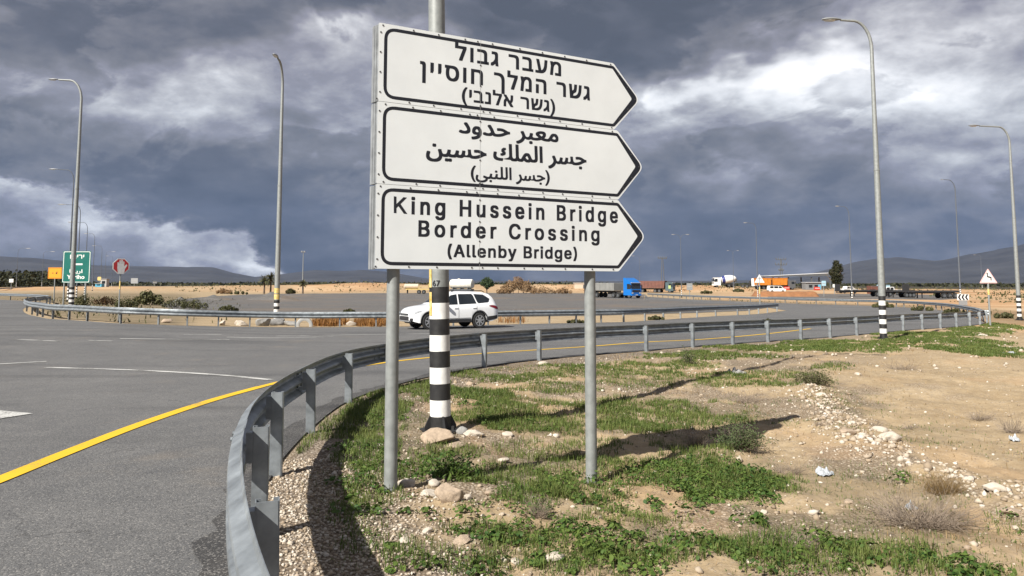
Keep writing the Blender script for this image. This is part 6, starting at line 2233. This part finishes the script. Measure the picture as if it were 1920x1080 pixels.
# ================================================================ trees and far growth
def crown(t, blobs, n, leaf, mt, name='crown', seed=1, flatten=1.0):
    r_ = np.random.default_rng(seed)
    C, Dd = [], []
    w_ = np.array([b[3] ** 2 for b in blobs], float); w_ /= w_.sum()
    for b, k in zip(blobs, (w_ * n).astype(int)):
        d = r_.normal(size=(k, 3)); d /= np.linalg.norm(d, axis=1)[:, None]
        rr = r_.uniform(0.25, 1.0, k) ** 0.5 * b[3]
        nz = 0.75 + 0.5 * fbm(d[:, 0] * 2.5 + b[0], d[:, 2] * 2.5 + d[:, 1] * 1.7, 2, seed)
        C.append(np.array(b[:3]) + d * (rr * nz)[:, None] * [1, 1, flatten]); Dd.append(d + r_.normal(0, 0.6, (k, 3)))
    C, Dd = np.concatenate(C), np.concatenate(Dd)
    V, Fq = leaves(C, Dd, r_.uniform(0.6, 1.4, len(C)) * leaf, seed)
    return raw_mesh(name, V, Fq, M[mt], t)


def trunk(t, h, r0, limbs, seed=1):
    r_ = random.Random(seed)
    mb = MB()
    mb.tube([(0, 0, -0.3), (0.05 * h * r_.uniform(-1, 1), 0, h * 0.5), (0.05 * h * r_.uniform(-1, 1), 0, h)], [r0, r0 * 0.75, r0 * 0.4], 8)
    for k in range(limbs):
        a = 6.28 * k / limbs + r_.uniform(-.3, .3); z = h * r_.uniform(0.35, 0.75); L = h * r_.uniform(0.3, 0.5)
        mb.tube([(0, 0, z), (math.cos(a) * L * .6, math.sin(a) * L * .6, z + L * .5), (math.cos(a) * L, math.sin(a) * L, z + L)], [r0 * .5, r0 * .35, r0 * .15], 6)
    return mb.build('trunk', M['bark'], t, 40)


# dark tree by the canopy
p = gat(1569, 550); k = ppm(p)
t = thing('eucalyptus_tree', 'tall dark tree right of the checkpoint canopy', 'tree', p)
H = z_at(p, 487) - p.z
trunk(t, H * 0.7, 0.25, 5)
u_ = H / 9
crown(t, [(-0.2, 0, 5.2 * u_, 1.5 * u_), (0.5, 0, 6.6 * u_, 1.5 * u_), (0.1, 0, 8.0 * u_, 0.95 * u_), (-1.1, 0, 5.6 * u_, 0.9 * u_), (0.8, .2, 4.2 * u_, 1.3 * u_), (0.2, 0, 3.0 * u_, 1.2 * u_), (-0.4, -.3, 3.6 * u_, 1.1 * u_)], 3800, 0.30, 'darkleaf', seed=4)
# green tree on the lot edge
p = gat(913, 551.5)
t = thing('green_tree', 'small round green tree just right of the white car, on the lot edge', 'tree', p)
H = z_at(p, 519) - p.z
trunk(t, H * 0.6, 0.16, 4, 3)
u_ = H / 5
crown(t, [(-0.6, 0, 3.3 * u_, 1.15 * u_), (0.7, 0, 3.4 * u_, 1.1 * u_), (0, 0, 4.0 * u_, 1.0 * u_), (0.1, -.3, 2.6 * u_, 1.1 * u_), (1.3, 0, 2.8 * u_, .7 * u_), (-1.3, 0, 3.0 * u_, .6 * u_)], 2600, 0.22, 'midleaf', seed=8)
# brown brush heap
p = gat(972, 551.5) + Vector((0, 6, 0))
t = thing('dry_thicket', 'wide brown dry thicket on the sand right of the small green tree', 'thicket', p)
H = z_at(p, 517) - p.z; u_ = H / 5
MB().tube([(0, 0, -0.3), (0.1, 0, 1.2)], [0.1, 0.04], 6).tube([(-1.2, 0, -0.3), (-1.3, 0, 1.2)], [0.1, 0.04], 6).tube([(1.2, 0, -0.3), (1.4, 0, 1.2)], [0.1, 0.04], 6).build('stems', M['bark'], t)
crown(t, [(0, 0, 2.9 * u_, 2.0 * u_), (-1.9, 0, 2.0 * u_, 1.7 * u_), (2.0, 0, 2.0 * u_, 1.8 * u_), (3.8, 0, 1.1 * u_, 1.2 * u_), (-3.4, 0, 1.4 * u_, 1.3 * u_)], 4200, 0.22, 'brush', 'branches', seed=5)
for i, (px, py, top, w_, mt, lab) in enumerate([
        (1018, 551, 535, 46, 'brush', 'low pale dry thicket left of the small beige building'),
        (1055, 551, 539, 40, 'brush', 'low dry thicket touching the small beige building'),
        (945, 551, 538, 30, 'brush', 'low dry thicket between the green tree and the wide brown thicket'),
        (280, 572, 543, 60, 'olive', 'broad dark olive bush on the left island right of the red hand sign'),
        (330, 577, 556, 50, 'olive', 'low olive bush on the left island, nearer the lot'),
        (362, 580, 561, 56, 'olive', 'flat olive bush at the lower right of the left island'),
        (235, 578, 556, 46, 'olive', 'olive bush behind the post of the red hand sign'),
        (430, 584, 571, 40, 'olive', 'small olive bush above the middle rail on the lot edge'),
        (152, 580, 549, 28, 'olive', 'dark bush behind the foot of the nearest left lamp'),
        (195, 572, 553, 40, 'brush', 'straw coloured bush right of the left lamps'),
        (655, 586, 579, 26, 'olive', 'tiny weed tuft on the lot above the rail, left of the left sign post'),
        (1385, 549, 540, 24, 'olive', 'scrub clump on the sand left of the cement mixer'),
        (1325, 551, 543, 24, 'olive', 'scrub clump before the low sand mound'),
        (420, 551, 539, 36, 'brush', 'pale scrub on the sand left of the palms'),
        (447, 552, 545, 40, 'olive', 'dark low scrub at the edge of the grey lot'),
        (545, 551, 541, 16, 'olive', 'small dark scrub at the foot of the floodlight pole'),
        (1230, 600, 591, 34, 'olive', 'small weed clump under the middle rail right of the right sign post'),
        (1080, 606, 599, 36, 'olive', 'flat weed clump under the middle rail left of the right sign post'),
        (1440, 605, 600, 20, 'olive', 'tiny weed at the end of the middle rail'),
        (1730, 583, 573, 40, 'olive', 'weed clump behind the far bend rail'),
        (1790, 590, 577, 40, 'olive', 'weed clump at the tip of the far bend'),
        (1655, 577, 566, 40, 'olive', 'weed clump behind the far rail near the tallest lamp'),
        (1880, 597, 583, 36, 'olive', 'green brown bush between the bend warning sign and the right edge lamp')]):
    p = gat(px, py); k = ppm(p)
    H = max(z_at(p, top) - p.z, 0.2); W_ = w_ / k
    t = thing('shrub', lab, 'shrub', p, 0, 'scrub between and beyond the roads')
    nb = 5
    r_ = random.Random(i)
    bl = []
    for j in range(nb):
        f_ = (j + 0.5) / nb - 0.5
        q = H * r_.uniform(0.36, 0.5) * (1.15 - abs(f_))
        bl.append((W_ * f_ * 0.9, r_.uniform(-.2, .2) * W_, q * 0.95, max(q, 0.1)))
    MB().tube([(0, 0, -0.1), (0.05, 0, H * .5)], [0.03, 0.01], 5).tube([(0.1, 0, -0.1), (W_ * .2, 0, H * .5)], [0.03, 0.01], 5).build('stems', M['bark'], t)
    crown(t, bl, 900, 0.10 if p.y < 70 else 0.22, mt, 'foliage', seed=20 + i)


def palm(px, py, pytop, label):
    p = gat(px, py); H = z_at(p, pytop) - p.z
    t = thing('palm_tree', label, 'palm', p, 0, 'palms at the back of the lot')
    th = H * 0.66
    mb = MB().tube([(0, 0, -0.3), (0.05, 0, th * .5), (0.0, 0, th)], [0.26, 0.2, 0.22], 8); mb.build('trunk', M['bark'], t, 40)
    r_ = np.random.default_rng(int(px)); V, Fq = [], []
    for i in range(46):
        a = r_.uniform(0, 6.28); el = r_.uniform(-0.5, 1.3); L = H * r_.uniform(0.30, 0.40)
        P = np.array([0, 0, th]); d = np.array([math.cos(a) * math.cos(el), math.sin(a) * math.cos(el), math.sin(el)])
        base = len(V)
        for s in range(6):
            side = np.array([-math.sin(a), math.cos(a), 0]); w_ = 0.20 * (1 - s / 6) + 0.03
            V += [P + side * w_ - [0, 0, w_ * .5], P, P - side * w_ - [0, 0, w_ * .5]]
            P = P + d * L / 5; d = d - [0, 0, 0.22]; d /= np.linalg.norm(d)
        for s in range(5):
            b = base + s * 3
            Fq += [(b, b + 1, b + 4, b + 3), (b + 1, b + 2, b + 5, b + 4)]
    raw_mesh('fronds', np.array(V), np.array(Fq), M['palmleaf'], t)


palm(495, 551, 515, 'left shorter palm of the pair left of the sticker lamp')
palm(507, 551, 507, 'taller palm of the pair, touching the sticker lamp post')
palm(567.5, 550.5, 523, 'short palm right behind the floodlight pole')

# dark heaps of millings on the lot
for (px, py, w_, top, lab) in ((500, 563, 110, 549, 'dark long heap of road millings behind the sticker lamp'), (392, 562, 76, 553.5, 'low dark heap of millings left on the lot'), (330, 575, 60, 557, 'dark heap of millings beside the left island bushes')):
    p = gat(px, py); k = ppm(p); W_ = w_ / k; H = z_at(p, top) - p.z
    n = 24
    g = np.linspace(-1, 1, n); gx, gy = np.meshgrid(g, g)
    h = np.clip(1 - np.sqrt(gx ** 2 + gy ** 2), 0, 1) ** 0.9 * H * (0.8 + 0.5 * (fbm(gx * 2.5 + px, gy * 2.5, 3, 3))) - 0.05
    V = np.stack([gx * W_ / 2, gy * W_ * 0.28, h], -1).reshape(-1, 3)
    i = np.arange(n - 1)[:, None] * n + np.arange(n - 1)[None]
    o = raw_mesh('rubble_heap', V, np.stack([i, i + 1, i + n + 1, i + n], -1).reshape(-1, 4), M['lot'], smooth=True)
    o.location = p + Vector((0, W_ * 0.28, 0))
    tag(o, lab, 'heap', 'heaps of millings on the lot')
# orange earth bank before the canopy
a, b = gat(1418, 556), gat(1537, 556.5)
L_ = b - a
n = 40
V = []
for i in range(n + 1):
    q = a + L_ * i / n
    hh = (z_at(q, 546.6) - q.z) * min(1, i / 2, (n - i) / 2) if 0 < i < n else 0.05
    hh *= 0.93 + 0.14 * fbm(np.array([i * 0.7]), np.array([1.0]), 2, 3)[0]
    for (dy, f_) in ((-0.6, -0.05), (0.1, 0.85), (1.0, 1.0), (3.0, 1.0), (4.4, -0.05)):
        V.append((q.x, q.y + dy, q.z + hh * f_))
Fq = [(i * 5 + k, (i + 1) * 5 + k, (i + 1) * 5 + k + 1, i * 5 + k + 1) for i in range(n) for k in range(4)]
M['orange_earth'] = mat('orange_earth', (0.22, 0.10, 0.042), 0.95, 0, 0.25, 0.8, bump=0.6)
tag(raw_mesh('earth_bank', np.array(V), np.array(Fq), M['orange_earth'], smooth=True), kind='structure')

# dark grove at the far left, read as one mass
N_ = 15000
r_ = np.random.default_rng(5)
az = r_.uniform(-1.1, -0.585, N_); d = r_.uniform(330, 420, N_)
X = np.sin(np.arctan(az)) * d; Y = np.cos(np.arctan(az)) * d
hh = 2.0 + 6.5 * fbm(X * 0.09, Y * 0.02, 3, 3) * (1 - 0.25 * r_.uniform(0, 1, N_))
Z = ground_z(X, Y) + hh * r_.uniform(0, 1, N_) ** 0.7
V, Fq = leaves(np.stack([X, Y, Z], 1), r_.normal(size=(N_, 3)) + [0, -.3, .5], r_.uniform(0.7, 1.6, N_), 4)
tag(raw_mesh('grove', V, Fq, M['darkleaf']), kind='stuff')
N_ = 9000
az = r_.uniform(-0.59, 0.75, N_); d = r_.uniform(520, 900, N_)
X = np.sin(np.arctan(az)) * d; Y = np.cos(np.arctan(az)) * d
Z = ground_z(X, Y) + r_.uniform(0, 3.2, N_) * fbm(X * 0.02, Y * 0.02, 3, 8)
V, Fq = leaves(np.stack([X, Y, Z], 1), r_.normal(size=(N_, 3)) + [0, -.3, .5], r_.uniform(1.2, 2.8, N_), 4)
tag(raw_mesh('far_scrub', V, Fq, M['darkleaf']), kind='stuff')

# low scrub dotted over the sand
N_ = 16000
az = r_.uniform(-0.45, 0.95, N_); d = r_.uniform(95, 330, N_) 
X = np.sin(np.arctan(az)) * d; Y = np.cos(np.arctan(az)) * d
k = (fbm(X * 0.06, Y * 0.03, 3, 28) > 0.50) & ((d > 216) | ((az > 0.50) & (d > 125)))
X, Y = X[k], Y[k]
cl = np.maximum(fbm(X * 0.5, Y * 0.5, 2, 29) - 0.42, 0) * 5
Z = ground_z(X, Y) + r_.uniform(0, 1, len(X)) * cl * 0.9
V, Fq = leaves(np.stack([X, Y, Z], 1), r_.normal(size=(len(X), 3)) + [0, -.3, .5], r_.uniform(0.25, 0.6, len(X)), 14)
tag(raw_mesh('scrub', V, Fq, M['olive']), kind='stuff')

# ================================================================ hills
HX = np.array([-900, -400, -100, 0, 60, 110, 170, 250, 330, 400, 440, 480, 520, 560, 590, 640, 680, 720, 760, 800, 840, 900, 1000, 1200, 1380, 1440, 1500, 1560, 1600, 1640, 1680, 1720, 1750, 1780, 1820, 1860, 1900, 1960, 2050, 2200, 2500, 3000])
HP = np.array([470, 466, 474, 481, 484, 488, 497, 499, 500, 501, 512, 519, 515, 510, 506, 508, 506, 509, 515, 522, 525, 526, 527, 527, 526, 524, 518, 503, 492, 485, 482, 486, 489, 485, 476, 470, 461, 450, 440, 432, 440, 470])
M['hill'] = mat('hill', (0.026, 0.030, 0.040), 0.95, 0, 0.4, 0.004, c2=(0.042, 0.045, 0.052))
azp = np.arange(-900, 2900, 6.0)
rows = np.r_[np.linspace(3000, 4800, 44), np.linspace(4900, 5600, 8)]
A, Dd = np.meshgrid(azp, rows)
th = np.arctan((A - 960) / F)
X = np.sin(th) * Dd; Y = np.cos(th) * Dd
py = np.interp(A, HX, HP)
Yr = np.cos(th) * 4700
yc = (CY - py) / F
zr = CAMZ + Yr * (SP + yc * CP) / (CP - yc * SP)
zr = zr + 1.2
ramp_ = np.clip((Dd - 3000) / 1700, 0, 1)
n1 = fbm(X * 0.0035, Y * 0.0035, 5, 3); n2 = fbm(X * 0.011, Y * 0.011, 4, 6)
prof = ramp_ ** 1.25
Z = zr * (prof + (n1 - 0.5) * 0.5 * ramp_ * (1 - ramp_) * 2 + (n2 - 0.5) * 0.07 * ramp_)
Z = np.where(Dd > 4750, zr * (1 - (Dd - 4750) / 1000 * 1.2), Z) - 1.2
nr, na = X.shape
i = np.arange(nr - 1)[:, None] * na + np.arange(na - 1)[None]
o = raw_mesh('hills', np.stack([X, Y, Z], -1).reshape(-1, 3), np.stack([i, i + 1, i + na + 1, i + na], -1).reshape(-1, 4), M['hill'], smooth=True)
tag(o, kind='structure')

# ================================================================ air
hz = bpy.data.materials.new('haze'); hz.use_nodes = True
nt = hz.node_tree; nt.nodes.clear(); b = NB(nt)
out = b.node('ShaderNodeOutputMaterial')
vol = b.node('ShaderNodeVolumePrincipled')
vol.inputs['Color'].default_value = (0.30, 0.50, 1.0, 1)
vol.inputs['Density'].default_value = HAZE
nt.links.new(vol.outputs[0], out.inputs['Volume'])
mb = MB().box((0, 0, 395), (17200, 17200, 890))
tag(mb.build('haze', hz), kind='stuff')
